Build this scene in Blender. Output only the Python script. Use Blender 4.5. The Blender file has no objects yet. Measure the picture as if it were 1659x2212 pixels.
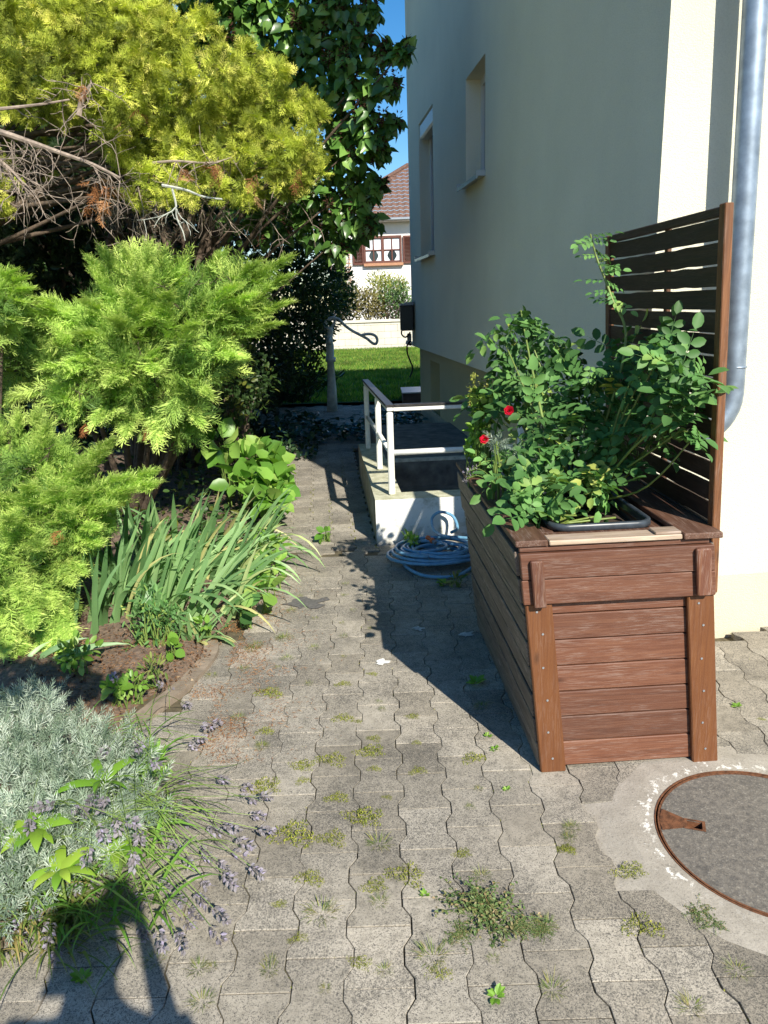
import bpy, bmesh, math, random
import numpy as np
from mathutils import Vector, Matrix
random.seed(7); RNG=np.random.default_rng(7)
S=bpy.context.scene
# ------------------------------------------------------------- camera
PIT,ROLL,CH=math.radians(15.8),math.radians(2.0),1.7
_f=np.array([0,math.cos(PIT),-math.sin(PIT)]);_r0=np.array([1.,0,0]);_u0=np.cross(_r0,_f)
_r=math.cos(ROLL)*_r0-math.sin(ROLL)*_u0;_u=math.sin(ROLL)*_r0+math.cos(ROLL)*_u0
cam=bpy.data.cameras.new('camera');co=bpy.data.objects.new('camera',cam);S.collection.objects.link(co);S.camera=co
m=Matrix.Identity(4)
for i in range(3): m[i][0]=_r[i];m[i][1]=_u[i];m[i][2]=-_f[i]
m[2][3]=CH;co.matrix_world=m
cam.sensor_fit='VERTICAL';cam.sensor_height=36;cam.lens=1600/2212*36;cam.clip_start=.05;cam.clip_end=500
# ------------------------------------------------------------- world, sun, exposure
SUN_EL,SUN_DIR=math.radians(37.5),(-.40,.917)      # direction light travels over the ground
W=bpy.data.worlds.new('World');S.world=W;W.use_nodes=True
nt=W.node_tree;bg=nt.nodes['Background'];sky=nt.nodes.new('ShaderNodeTexSky');sky.sky_type='NISHITA';sky.sun_disc=False
sky.sun_elevation=SUN_EL;sky.sun_rotation=math.atan2(-SUN_DIR[0],-SUN_DIR[1]);sky.air_density=1.0;sky.dust_density=.3;sky.ozone_density=2.5
hsv=nt.nodes.new('ShaderNodeHueSaturation');hsv.inputs['Saturation'].default_value=1.38;hsv.inputs['Value'].default_value=1.22;nt.links.new(sky.outputs[0],hsv.inputs['Color']);nt.links.new(hsv.outputs[0],bg.inputs[0]);bg.inputs[1].default_value=.070
sl=bpy.data.lights.new('sun','SUN');so=bpy.data.objects.new('sun',sl);S.collection.objects.link(so)
sl.energy=4.4;sl.angle=math.radians(.5);sl.color=(1,.94,.82)
h=math.cos(SUN_EL);n=math.hypot(*SUN_DIR)
so.rotation_euler=Vector((SUN_DIR[0]/n*h,SUN_DIR[1]/n*h,-math.sin(SUN_EL))).to_track_quat('-Z','Y').to_euler()
S.view_settings.view_transform='Standard';S.view_settings.look='None';S.view_settings.gamma=1;S.view_settings.exposure=.86
S.render.resolution_x=768;S.render.resolution_y=1024
# ------------------------------------------------------------- geometry helpers
def ray(px,py): return _f+_r*(px-829.5)/1600-_u*(py-1106)/1600
def G(px,py,z=0):
    d=ray(px,py);return np.array([0,0,CH])+d*((z-CH)/d[2])
def at(px,py,Y):
    d=ray(px,py);return np.array([0,0,CH])+d*(Y/d[1])
def nrm(v):
    v=np.asarray(v,float);return v/np.maximum(np.linalg.norm(v,axis=-1,keepdims=True),1e-9)
class MB:
    "collects shapes; build() links them as one mesh"
    def __init__(s): s.V=[];s.L=[];s.C=[];s.T=[];s.n=0
    def raw(s,V,faces,t=None):
        V=np.asarray(V,float).reshape(-1,3)
        s.L.append(np.array([i for f in faces for i in f])+s.n);s.C.append(np.array([len(f) for f in faces]))
        s.T.append(np.full(len(V),random.random() if t is None else t));s.V.append(V);s.n+=len(V)
    def box(s,c,size,R=None,t=None,bev=0,warp=None):
        x,y,z=[a/2 for a in size]
        if bev:
            b=min(bev,x*.45,y*.45,z*.45);bm=bmesh.new();bmesh.ops.create_cube(bm,size=1)
            for v in bm.verts: v.co=Vector((v.co.x*2*x,v.co.y*2*y,v.co.z*2*z))
            bmesh.ops.bevel(bm,geom=bm.edges[:],offset=b,segments=1,affect='EDGES')
            P=np.array([v.co[:] for v in bm.verts]);bm.verts.index_update();F=[[v.index for v in f.verts] for f in bm.faces];bm.free()
        else:
            P=np.array([(i,j,k) for i in(-x,x) for j in(-y,y) for k in(-z,z)]);F=[(0,1,3,2),(4,6,7,5),(0,4,5,1),(2,3,7,6),(0,2,6,4),(1,5,7,3)]
        if R is not None: P=P@np.asarray(R).T
        P=P+np.asarray(c)
        if warp: P=np.array([warp(*p) for p in P])
        s.raw(P,F,t)
    def tube(s,pts,rad,n=8,t=None,cap=True):
        pts=np.asarray(pts,float);k=len(pts);rad=np.broadcast_to(rad,(k,)) if np.ndim(rad)<2 else rad
        T=np.gradient(pts,axis=0);T=nrm(T);up=np.array([0,0,1.]) if abs(T[0][2])<.9 else np.array([1.,0,0]);a=nrm(np.cross(T[0],up))
        P=[]
        for i in range(k):
            a=nrm(a-T[i]*a.dot(T[i]));b=np.cross(T[i],a)
            for j in range(n):
                q=2*math.pi*j/n;P.append(pts[i]+rad[i]*(math.cos(q)*a+math.sin(q)*b))
        F=[(i*n+j,i*n+(j+1)%n,(i+1)*n+(j+1)%n,(i+1)*n+j) for i in range(k-1) for j in range(n)]
        if cap: F+=[tuple(range(n))[::-1],tuple(range((k-1)*n,k*n))]
        s.raw(P,F,t)
    def lathe(s,prof,c,n=24,t=None):
        P=[(c[0]+r*math.cos(2*math.pi*j/n),c[1]+r*math.sin(2*math.pi*j/n),c[2]+z) for r,z in prof for j in range(n)]
        k=len(prof);F=[(i*n+j,i*n+(j+1)%n,(i+1)*n+(j+1)%n,(i+1)*n+j) for i in range(k-1) for j in range(n)]
        F+=[tuple(range(n))[::-1],tuple(range((k-1)*n,k*n))];s.raw(P,F,t)
    def inst(s,tpl,pos,R,sc,t=None):
        "copies of one leaf shape (V,loops,counts) inside this mesh"
        V,L,Cn=tpl;N=len(pos);pos=np.asarray(pos);sc=np.broadcast_to(np.asarray(sc,float).reshape(-1,1,1) if np.ndim(sc) else sc,(N,1,1))
        P=np.einsum('nij,vj->nvi',R,V)*sc+pos[:,None,:]
        if t is None: t=RNG.random(N)
        s.V.append(P.reshape(-1,3));s.T.append(np.repeat(t,len(V)));s.L.append((np.tile(L,(N,1))+(np.arange(N)*len(V))[:,None]).ravel()+s.n)
        s.C.append(np.tile(Cn,N));s.n+=N*len(V)
    def build(s,name,mat,parent=None,smooth=False,M=None):
        me=bpy.data.meshes.new(name)
        V=np.concatenate(s.V);L=np.concatenate(s.L).astype(np.int32);C=np.concatenate(s.C).astype(np.int32);T=np.concatenate(s.T)
        me.vertices.add(len(V));me.vertices.foreach_set('co',V.ravel().astype(np.float32))
        me.loops.add(len(L));me.loops.foreach_set('vertex_index',L)
        me.polygons.add(len(C));me.polygons.foreach_set('loop_start',np.concatenate([[0],np.cumsum(C)[:-1]]).astype(np.int32))
        at_=me.attributes.new('tint','FLOAT','POINT');at_.data.foreach_set('value',T.astype(np.float32))
        me.update(calc_edges=True);me.validate()
        me.polygons.foreach_set('use_smooth',[bool(smooth)]*len(me.polygons))
        if mat: me.materials.append(mat)
        o=bpy.data.objects.new(name,me);S.collection.objects.link(o)
        if parent: o.parent=parent
        if M is not None: o.matrix_world=M
        return o
def tag(o,label=None,cat=None,group=None,kind=None):
    if label:o['label']=label
    if cat:o['category']=cat
    if group:o['group']=group
    if kind:o['kind']=kind
    return o
def empty(name,loc=(0,0,0),rz=0,**k):
    o=bpy.data.objects.new(name,None);S.collection.objects.link(o);o.location=[float(a) for a in loc];o.rotation_euler=(0,0,rz);o.empty_display_size=.1
    return tag(o,**k)
# parts are modelled in world coordinates and handed to an Empty at the thing's base:
def part(mb,name,mat,root,smooth=False,label=None):
    top=root
    while top.parent: top=top.parent
    off=np.array(top.location)
    c,s_=math.cos(-root_rz(root)),math.sin(-root_rz(root))
    if not getattr(mb,'local',False):
        R=np.array([[c,-s_,0],[s_,c,0],[0,0,1]])
        mb.V=[(v-off)@R.T for v in mb.V]
    o=mb.build(name,mat,root,smooth)
    if label:o['label']=label
    return o
def root_rz(o):
    while o.parent:o=o.parent
    return o.rotation_euler.z
def basis(d,up=None,N=None):
    d=nrm(d);N=len(d);up=nrm(RNG.normal(size=(N,3))) if up is None else np.broadcast_to(up,(N,3))
    x=nrm(np.cross(d,up+1e-4));z=np.cross(x,d)
    return np.stack([x,d,z],axis=2)
# ------------------------------------------------------------- materials
def mat(name):
    m=bpy.data.materials.new(name);m.use_nodes=True;nt=m.node_tree;return m,nt,nt.nodes['Principled BSDF']
def N_(nt,t,**k):
    n=nt.nodes.new(t)
    for a,b in k.items(): setattr(n,a,b)
    return n
def noise(nt,vec,scale,detail=4,rough=.55,dist=0):
    n=N_(nt,'ShaderNodeTexNoise');n.inputs['Scale'].default_value=scale;n.inputs['Detail'].default_value=detail;n.inputs['Roughness'].default_value=rough;n.inputs['Distortion'].default_value=dist
    if vec is not None: nt.links.new(vec,n.inputs['Vector'])
    return n.outputs['Fac']
def ramp(nt,fac,stops):
    n=N_(nt,'ShaderNodeValToRGB');e=n.color_ramp.elements
    while len(e)<len(stops): e.new(.5)
    for el,(p,c) in zip(e,stops): el.position=p;el.color=(*c,1) if len(c)==3 else c
    nt.links.new(fac,n.inputs[0]);return n.outputs[0]
def mix(nt,f,a,b,mode='MIX'):
    n=N_(nt,'ShaderNodeMix',data_type='RGBA',blend_type=mode)
    for i,v in((0,f),(6,a),(7,b)):
        if isinstance(v,(int,float)): n.inputs[i].default_value=v
        elif isinstance(v,tuple): n.inputs[i].default_value=(*v,1)
        else: nt.links.new(v,n.inputs[i])
    return n.outputs[2]
def math_(nt,op,a,b=0):
    n=N_(nt,'ShaderNodeMath',operation=op)
    for i,v in((0,a),(1,b)):
        if isinstance(v,(int,float)): n.inputs[i].default_value=v
        else: nt.links.new(v,n.inputs[i])
    return n.outputs[0]
def coords(nt,scale=(1,1,1),kind='Object',tint_off=0):
    tc=N_(nt,'ShaderNodeTexCoord');mp=N_(nt,'ShaderNodeMapping');mp.inputs['Scale'].default_value=scale
    if kind=='World':
        g=N_(nt,'ShaderNodeNewGeometry');nt.links.new(g.outputs['Position'],mp.inputs[0])
    else: nt.links.new(tc.outputs[kind],mp.inputs[0])
    if tint_off:
        t=tint(nt);c=N_(nt,'ShaderNodeCombineXYZ');mm=math_(nt,'MULTIPLY',t,tint_off)
        for i in range(3): nt.links.new(mm,c.inputs[i])
        nt.links.new(c.outputs[0],mp.inputs['Location'])
    return mp.outputs[0]
def tint(nt):
    a=N_(nt,'ShaderNodeAttribute',attribute_name='tint');return a.outputs['Fac']
def bump(nt,bs,h,strength=.3,dist=.01):
    b=N_(nt,'ShaderNodeBump');b.inputs['Strength'].default_value=strength;b.inputs['Distance'].default_value=dist
    nt.links.new(h,b.inputs['Height']);nt.links.new(b.outputs[0],bs.inputs['Normal'])
def simple(name,col,rough=.6,metal=0,nscale=20,var=.25,bumps=0,bscale=80):
    m,nt,b=mat(name);v=coords(nt,kind='World')
    c=ramp(nt,noise(nt,v,nscale,5),[(.3,tuple(x*(1-var) for x in col)),(.7,tuple(min(1,x*(1+var)) for x in col))])
    nt.links.new(c,b.inputs['Base Color']);b.inputs['Roughness'].default_value=rough;b.inputs['Metallic'].default_value=metal
    if bumps: bump(nt,b,noise(nt,v,bscale,3),bumps,.004)
    return m
def leaf(name,stops,trans=.25,rough=.45,spec=.4,nscale=3,nvar=.25):
    m,nt,b=mat(name);c=ramp(nt,tint(nt),stops)
    f=ramp(nt,noise(nt,coords(nt,kind='World'),nscale,3),[(.3,(1-nvar,)*3),(.7,(1+nvar,)*3)])
    c=mix(nt,1.0,c,f,'MULTIPLY')
    nt.links.new(c,b.inputs['Base Color']);b.inputs['Roughness'].default_value=rough;b.inputs['Specular IOR Level'].default_value=spec
    tr=N_(nt,'ShaderNodeBsdfTranslucent');c2=mix(nt,1.0,c,(1.3,1.5,.5),'MULTIPLY');nt.links.new(c2,tr.inputs[0])
    ms=N_(nt,'ShaderNodeMixShader');ms.inputs[0].default_value=trans
    nt.links.new(b.outputs[0],ms.inputs[1]);nt.links.new(tr.outputs[0],ms.inputs[2]);nt.links.new(ms.outputs[0],nt.nodes['Material Output'].inputs[0])
    return m
def paver_mat():
    m,nt,b=mat('concrete_paver');v=coords(nt,kind='World')
    base=ramp(nt,tint(nt),[(0,(.30,.265,.215)),(.5,(.38,.34,.282)),(.85,(.42,.378,.318)),(1,(.47,.42,.35))])
    big=ramp(nt,noise(nt,v,2.2,6,.65),[(.28,(.52,.52,.50)),(.45,(.86,.86,.84)),(.6,(1.0,1.0,.98)),(.75,(1.14,1.12,1.08))])
    c=mix(nt,1.0,base,big,'MULTIPLY')
    mid=ramp(nt,noise(nt,v,26,4,.7),[(.32,(.72,.72,.71)),(.55,(1.05,1.05,1.05))]);c=mix(nt,1.0,c,mid,'MULTIPLY')
    # worn surface: dark grit showing, denser in some places
    gr=noise(nt,v,185,4,.68,1.4);dens=noise(nt,v,3.1,3);th=math_(nt,'SUBTRACT',gr,math_(nt,'MULTIPLY',dens,.28))
    sp=ramp(nt,th,[(.30,(1,1,1)),(.355,(0,0,0))]);c=mix(nt,math_(nt,'MULTIPLY',sp,.8),c,(.05,.048,.045))
    sp2=ramp(nt,noise(nt,v,120,2,.5),[(.70,(0,0,0)),(.78,(1,1,1))]);c=mix(nt,math_(nt,'MULTIPLY',sp2,.5),c,(.52,.50,.46))
    nt.links.new(c,b.inputs['Base Color']);b.inputs['Roughness'].default_value=.9
    bump(nt,b,mix(nt,.5,noise(nt,v,210,3,.6,.6),noise(nt,v,60,4)),.55,.004);return m
def wood(name,cols,grey=.4,axis=0,rough=.62,flake=.5):
    m,nt,b=mat(name);sc=[60,60,60];sc[axis]=2.2
    v=coords(nt,tuple(sc),'Object',tint_off=37);g=noise(nt,v,1.0,6,.6,1.6)
    sc2=[9,9,9];sc2[axis]=2.0;v2=coords(nt,tuple(sc2),'Object',tint_off=91);k=noise(nt,v2,1.0,3,.5,2.5)
    c=ramp(nt,g,[(.25,cols[0]),(.5,cols[1]),(.75,cols[2])])
    c=mix(nt,math_(nt,'MULTIPLY',ramp(nt,k,[(.45,(0,0,0)),(.7,(1,1,1))]),.5),c,cols[1])
    sc3=[330,330,330];sc3[axis]=16;v3=coords(nt,tuple(sc3),'Object',tint_off=13);fl=noise(nt,v3,1.0,4,.65)
    msk=math_(nt,'MULTIPLY',ramp(nt,fl,[(.50,(0,0,0)),(.60,(1,1,1))]),math_(nt,'MULTIPLY',ramp(nt,k,[(.38,(0,0,0)),(.62,(1,1,1))]),flake))
    c=mix(nt,msk,c,(.40,.32,.28));tv=ramp(nt,tint(nt),[(0,(.72,.72,.72)),(1,(1.2,1.17,1.12))]);c=mix(nt,1.0,c,tv,'MULTIPLY')
    wn=N_(nt,'ShaderNodeTexVoronoi');wn.inputs['Scale'].default_value=1;sck=[7,7,7];sck[axis]=3;nt.links.new(coords(nt,tuple(sck),'Object',tint_off=71),wn.inputs['Vector'])
    kn=ramp(nt,wn.outputs['Distance'],[(.03,(1,1,1)),(.10,(0,0,0))]);c=mix(nt,math_(nt,'MULTIPLY',kn,.6),c,tuple(x*.45 for x in cols[0]))
    nt.links.new(c,b.inputs['Base Color']);b.inputs['Roughness'].default_value=rough
    bump(nt,b,mix(nt,.5,g,fl),.5,.0025);return m
def stucco(name,col,plinth=None):
    m,nt,b=mat(name);v=coords(nt,kind='World')
    c=ramp(nt,noise(nt,v,1.3,4),[(.3,tuple(x*.94 for x in col)),(.7,tuple(min(1,x*1.03) for x in col))])
    vs=coords(nt,(3,3,.35),'World');st=ramp(nt,noise(nt,vs,1.0,5,.6),[(.3,(.975,.975,.97)),(.6,(1,1,1))]);c=mix(nt,1.0,c,st,'MULTIPLY')
    nt.links.new(c,b.inputs['Base Color']);b.inputs['Roughness'].default_value=.95;b.inputs['Specular IOR Level'].default_value=.1
    g_=noise(nt,v,150,4,.8);c=mix(nt,1.0,c,ramp(nt,g_,[(.35,(.90,.90,.89)),(.55,(1,1,1))]),'MULTIPLY');nt.links.new(c,b.inputs['Base Color']);bump(nt,b,g_,.9,.007);return m
M={}
M['paver']=paver_mat()
M['sand']=simple('joint_sand',(.095,.078,.045),.95,nscale=40,var=.4,bumps=.4)
M['soil']=simple('soil',(.15,.105,.075),.97,nscale=45,var=.55,bumps=1.0,bscale=110)
M['kerb']=simple('kerb_concrete',(.24,.19,.14),.9,nscale=14,var=.3,bumps=.5,bscale=120)
M['stucco']=stucco('cream_stucco',(.76,.73,.58));M['stucco_shade_lift']=stucco('shade_lifted_cream_stucco',(.90,.86,.69));M['plinth']=stucco('plinth_paint',(.70,.63,.47));M['base']=stucco('basement_stucco',(.64,.58,.36))  # side wall: same cream, base colour brightened to lift its shade
M['white_paint']=simple('white_metal_paint',(.80,.79,.74),.4,nscale=30,var=.07)
M['black_cap']=simple('black_plastic_cap',(.035,.033,.032),.35,nscale=50,var=.4)
M['alu']=simple('sill_aluminium',(.42,.45,.48),.35,.6,nscale=5,var=.05)
M['white_frame']=simple('white_window_frame',(.78,.78,.76),.4,nscale=5,var=.03)
M['glass']=simple('window_glass',(.03,.04,.045),.06,nscale=5,var=.1)
M['dark_box']=simple('dark_grey_plastic',(.028,.03,.03),.5,nscale=20,var=.2)
M['box_lid']=simple('blue_grey_lid',(.13,.18,.25),.3,nscale=20,var=.2)
M['rubber']=simple('black_rubber',(.012,.012,.012),.5)
M['wood_f']=wood('weathered_brown_boards',[(.07,.024,.012),(.128,.048,.025),(.185,.082,.045)],axis=0,flake=.26)
M['wood_post']=wood('stained_post',[(.085,.028,.008),(.118,.041,.011),(.15,.058,.016)],axis=2,flake=.10)
M['wood_bat']=wood('chipped_batten',[(.09,.03,.016),(.13,.048,.025),(.27,.15,.08)],axis=2,flake=.55)
M['wood_side']=wood('weathered_side_boards',[(.06,.042,.032),(.13,.10,.08),(.25,.21,.17)],axis=1,flake=.7)
M['wood_rim']=wood('dark_rim_boards',[(.055,.022,.012),(.10,.045,.026),(.17,.09,.055)],axis=1,flake=.35)
M['wood_pale']=wood('peeled_pale_board',[(.15,.085,.06),(.34,.26,.19),(.52,.44,.34)],axis=0,flake=1.0)
M['wood_scr']=wood('screen_slat_wood',[(.018,.009,.006),(.035,.016,.010),(.06,.028,.016)],axis=1,flake=.1)
M['wood_scrp']=wood('screen_post_wood',[(.06,.022,.008),(.13,.05,.016),(.24,.10,.035)],axis=2,flake=.2)
M['tub']=simple('black_tub_plastic',(.04,.05,.062),.35,nscale=30,var=.3)
M['hose']=simple('blue_grey_hose',(.14,.31,.46),.33,nscale=30,var=.18)
M['orange']=simple('orange_plastic',(.60,.12,.03),.4)
M['conn_grey']=simple('grey_plastic',(.25,.25,.26),.45)
M['pump']=simple('old_cast_iron_paint',(.58,.58,.52),.6,nscale=16,var=.2,bumps=.3)
M['zinc']=simple('zinc_downpipe',(.27,.33,.40),.45,.6,nscale=14,var=.28)
M['rust']=simple('rusty_iron',(.15,.062,.028),.8,.3,nscale=60,var=.5,bumps=.5)
M['bark']=simple('brown_bark',(.10,.072,.05),.9,nscale=30,var=.45,bumps=.8)
M['deadwood']=simple('grey_dead_twigs',(.27,.215,.17),.85,nscale=25,var=.45,bumps=.4)
M['lichen']=simple('lichen_covered_bark',(.42,.44,.38),.9,nscale=40,var=.35,bumps=.4)
M['block']=simple('pale_concrete_block',(.60,.56,.48),.92,nscale=2,var=.10,bumps=.3)
M['nwhite']=stucco('neighbour_render',(.82,.80,.76))
M['tile']=simple('clay_roof_tiles',(.16,.088,.062),.8,nscale=9,var=.35)
M['nbrown']=simple('brown_window_wood',(.12,.042,.028),.5,nscale=20,var=.25)
M['nlight']=simple('light_brown_wood',(.40,.20,.11),.55,nscale=20,var=.2)
M['curtain']=simple('white_curtain',(.75,.77,.80),.9,nscale=12,var=.08)
M['needles']=leaf('fallen_needles',[(0,(.20,.07,.025)),(.5,(.36,.15,.05)),(1,(.48,.26,.10))],.05,.8,.1)
# foliage
M['lf_jun']=leaf('juniper_green',[(0,(.07,.14,.03)),(.3,(.21,.35,.07)),(.65,(.40,.56,.12)),(1,(.60,.72,.20))],.22,.5,.3,2.5,.25)
M['lf_con']=leaf('yellow_green_conifer',[(0,(.12,.15,.025)),(.3,(.34,.40,.05)),(.7,(.56,.60,.09)),(1,(.76,.72,.18))],.22,.6,.2,5,.38)
M['lf_brown']=leaf('dead_conifer_sprays',[(0,(.20,.08,.03)),(.6,(.38,.17,.07)),(1,(.45,.28,.15))],.1,.8,.1)
M['lf_lilac']=leaf('lilac_leaves',[(0,(.035,.09,.018)),(.5,(.085,.19,.035)),(1,(.20,.34,.075))],.22,.33,.5,2,.2)
M['lf_seed']=leaf('brown_seed_heads',[(0,(.03,.015,.01)),(1,(.09,.045,.03))],.0,.8,.1)
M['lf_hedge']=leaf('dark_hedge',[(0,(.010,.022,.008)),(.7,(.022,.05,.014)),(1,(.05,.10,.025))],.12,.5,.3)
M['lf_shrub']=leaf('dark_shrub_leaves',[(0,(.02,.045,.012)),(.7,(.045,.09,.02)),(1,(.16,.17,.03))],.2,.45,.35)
M['lf_iris']=leaf('iris_blades',[(0,(.11,.22,.08)),(.5,(.21,.36,.14)),(.9,(.35,.51,.22)),(1,(.50,.48,.20))],.25,.42,.4,4,.15)
M['lf_rose']=leaf('rose_leaflets',[(0,(.05,.12,.03)),(.6,(.085,.20,.055)),(.93,(.15,.30,.08)),(1,(.34,.38,.08))],.2,.55,.3,5,.3)
M['lf_basil']=leaf('bright_green_leaves',[(0,(.13,.27,.03)),(.6,(.22,.40,.06)),(1,(.36,.50,.12))],.3,.4,.4)
M['lf_lav']=leaf('silver_lavender_leaves',[(0,(.10,.15,.09)),(.4,(.26,.34,.25)),(.8,(.40,.47,.38)),(1,(.56,.62,.52))],.12,.7,.15,6,.2)
M['lf_lavst']=leaf('lavender_stalks',[(0,(.10,.17,.035)),(1,(.21,.29,.07))],.1,.6,.2)
M['lf_lavfl']=leaf('faded_lavender_flowers',[(0,(.18,.16,.17)),(.7,(.28,.26,.28)),(1,(.33,.29,.42))],.1,.8,.1)
M['lf_dand']=leaf('bright_weed_leaves',[(0,(.12,.27,.025)),(.6,(.22,.40,.04)),(1,(.36,.48,.06))],.3,.4,.4)
M['lf_big']=leaf('large_green_leaves',[(0,(.09,.22,.03)),(.6,(.19,.37,.06)),(1,(.34,.46,.12))],.3,.38,.4)
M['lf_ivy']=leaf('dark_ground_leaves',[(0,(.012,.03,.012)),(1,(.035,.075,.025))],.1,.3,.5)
M['lf_grass']=leaf('lawn_grass',[(0,(.06,.15,.02)),(.6,(.14,.27,.035)),(1,(.34,.34,.09))],.3,.5,.3,1.6,.55)
M['lf_moss']=leaf('moss_cushions',[(0,(.10,.13,.02)),(.6,(.24,.27,.045)),(1,(.36,.33,.08))],.1,.8,.1,30,.3)
M['lf_weed']=leaf('path_grass_tufts',[(0,(.10,.15,.03)),(.6,(.19,.25,.06)),(1,(.36,.28,.11))],.2,.6,.2)
M['lf_purs']=leaf('creeping_weed',[(0,(.07,.12,.035)),(.6,(.13,.19,.06)),(1,(.28,.20,.10))],.1,.5,.3)
M['lf_olive']=leaf('olive_conifer_hedge',[(0,(.13,.11,.04)),(1,(.27,.24,.09))],.1,.7,.2)
M['lf_laurel']=leaf('laurel_hedge',[(0,(.05,.10,.03)),(1,(.14,.24,.07))],.1,.4,.4)
M['lf_yel']=leaf('yellow_green_shrub',[(0,(.20,.24,.04)),(1,(.42,.42,.12))],.2,.5,.3)
M['petal']=leaf('red_rose_petals',[(0,(.45,.005,.02)),(1,(.75,.02,.06))],.15,.5,.3)
M['petal2']=leaf('orange_red_petals',[(0,(.7,.06,.03)),(1,(.8,.12,.06))],.1,.5,.3)
# ------------------------------------------------------------- leaf shapes  (V, loops, counts)
def tp(V,F): return (np.array(V,float),np.array([i for f in F for i in f]),np.array([len(f) for f in F]))
def diamond(w=.3,l=1,fold=.05): return tp([(0,0,0),(w/2,l*.45,fold),(0,l,0),(-w/2,l*.45,fold)],[(0,1,2,3)])
def oval(w=.5,fold=.08,tipd=-.06):
    V=[(0,0,0),(0,.5,.0),(0,1,tipd),(w*.42,.22,fold),(w*.5,.5,fold),(w*.36,.78,fold*.5),(-w*.42,.22,fold),(-w*.5,.5,fold),(-w*.36,.78,fold*.5)]
    return tp(V,[(0,3,4,1),(1,4,5,2),(0,1,7,6),(1,2,8,7)])
def heart(w=.85,fold=.12,tipd=-.2):
    V=[(0,0,0),(0,.5,0),(0,1.05,tipd),(w*.3,-.1,fold*.6),(w*.5,.18,fold),(w*.44,.45,fold*.9),(w*.2,.78,fold*.3+tipd*.4)]
    V+=[(-x,y,z) for x,y,z in V[3:]]
    return tp(V,[(0,3,4,5,1),(1,5,6,2),(0,1,9,8,7),(1,2,10,9)])
def compound(tpl,spots):
    mb=MB()
    for p,d,up,s in spots: mb.inst(tpl,np.array([p]),basis(np.array([d],float),np.array([up],float)),s,t=np.array([0.]))
    return (np.concatenate(mb.V),np.concatenate(mb.L),np.concatenate(mb.C))
def spray(seed,L=1.,nt_=9,w=.022,ang=42,sub=4,droop=-.12):
    rg=random.Random(seed);sp=[];d0=diamond(w/.16,1,.02)
    def seg(p,d,l):
        up=(rg.uniform(-.6,.6),rg.uniform(-.6,.6),1);sp.append((p,d,up,l))
    for i in range(nt_*2):
        t=(i+1)/(nt_*2+1);sd=1 if i%2 else -1;base=(0.02*math.sin(t*5),t*.86,droop*t*t)
        l=(.46*(1-t)**.8+.09)*rg.uniform(.8,1.15);a=math.radians(ang*rg.uniform(.8,1.15))
        dx,dy=sd*math.sin(a),math.cos(a);dz=rg.uniform(-.15,.25)
        k=max(2,int(sub*l/.35)+1)
        for j in range(k):
            q=(j+.3)/k;pp=(base[0]+dx*l*q,base[1]+dy*l*q,base[2]+dz*l*q)
            a2=a*sd+(rg.choice((-1,1)))*math.radians(32);seg(pp,(math.sin(a2),math.cos(a2),dz+rg.uniform(-.2,.4)),.15*rg.uniform(.7,1.2))
        seg((base[0]+dx*l*.0,base[1]+dy*l*.0,base[2]),(dx,dy,dz),l*.9)
    for j in range(5): seg((0,j*.19,droop*(j*.19)**2),(rg.uniform(-.1,.1),1,droop*j*.3),.26)
    return compound(d0,sp)
SPR=[spray(s) for s in range(5)]
SPC=[spray(20+s,nt_=6,w=.030,ang=52,sub=3,droop=-.25) for s in range(4)]
def inst_many(mb,tpls,pos,R,sc,t=None):
    k=RNG.integers(0,len(tpls),len(pos))
    for i,tp_ in enumerate(tpls):
        q=k==i
        if q.any(): mb.inst(tp_,pos[q],R[q],sc[q] if np.ndim(sc) else sc,None if t is None else t[q])
def shell(c,r,n,lo=.72,hi=1.05):
    d=nrm(RNG.normal(size=(n,3)));u=RNG.uniform(lo,hi,(n,1));return np.array(c)+d*u*np.array(r),nrm(d/np.array(r))
def crown(mb,blobs,tpls,dens,size,bias=(0,0,.3),out=.9,jit=.5,lo=.72,inner=.25,tint_rng=(0,1)):
    for c,r in blobs:
        area=4*math.pi*((r[0]*r[1])**1.6/3+(r[0]*r[2])**1.6/3+(r[1]*r[2])**1.6/3)**(1/1.6);n=int(area*dens)
        P,nn=shell(c,r,n,lo);d=nrm(nn*out+np.array(bias)+RNG.normal(size=(n,3))*jit)
        up=nrm(nn+RNG.normal(size=(n,3))*.5+np.array([0,0,.5]));t0=RNG.uniform(-.15,.15)
        inst_many(mb,tpls,P,basis(d,up),size*RNG.uniform(.65,1.25,n),np.clip(RNG.uniform(*tint_rng,n)+t0,0,1))
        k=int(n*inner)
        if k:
            P,nn=shell(c,np.array(r),k,.25,.7);inst_many(mb,tpls,P,basis(nrm(nn+RNG.normal(size=(k,3))),None),size*RNG.uniform(.8,1.3,k),RNG.uniform(0,.4,k))
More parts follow.
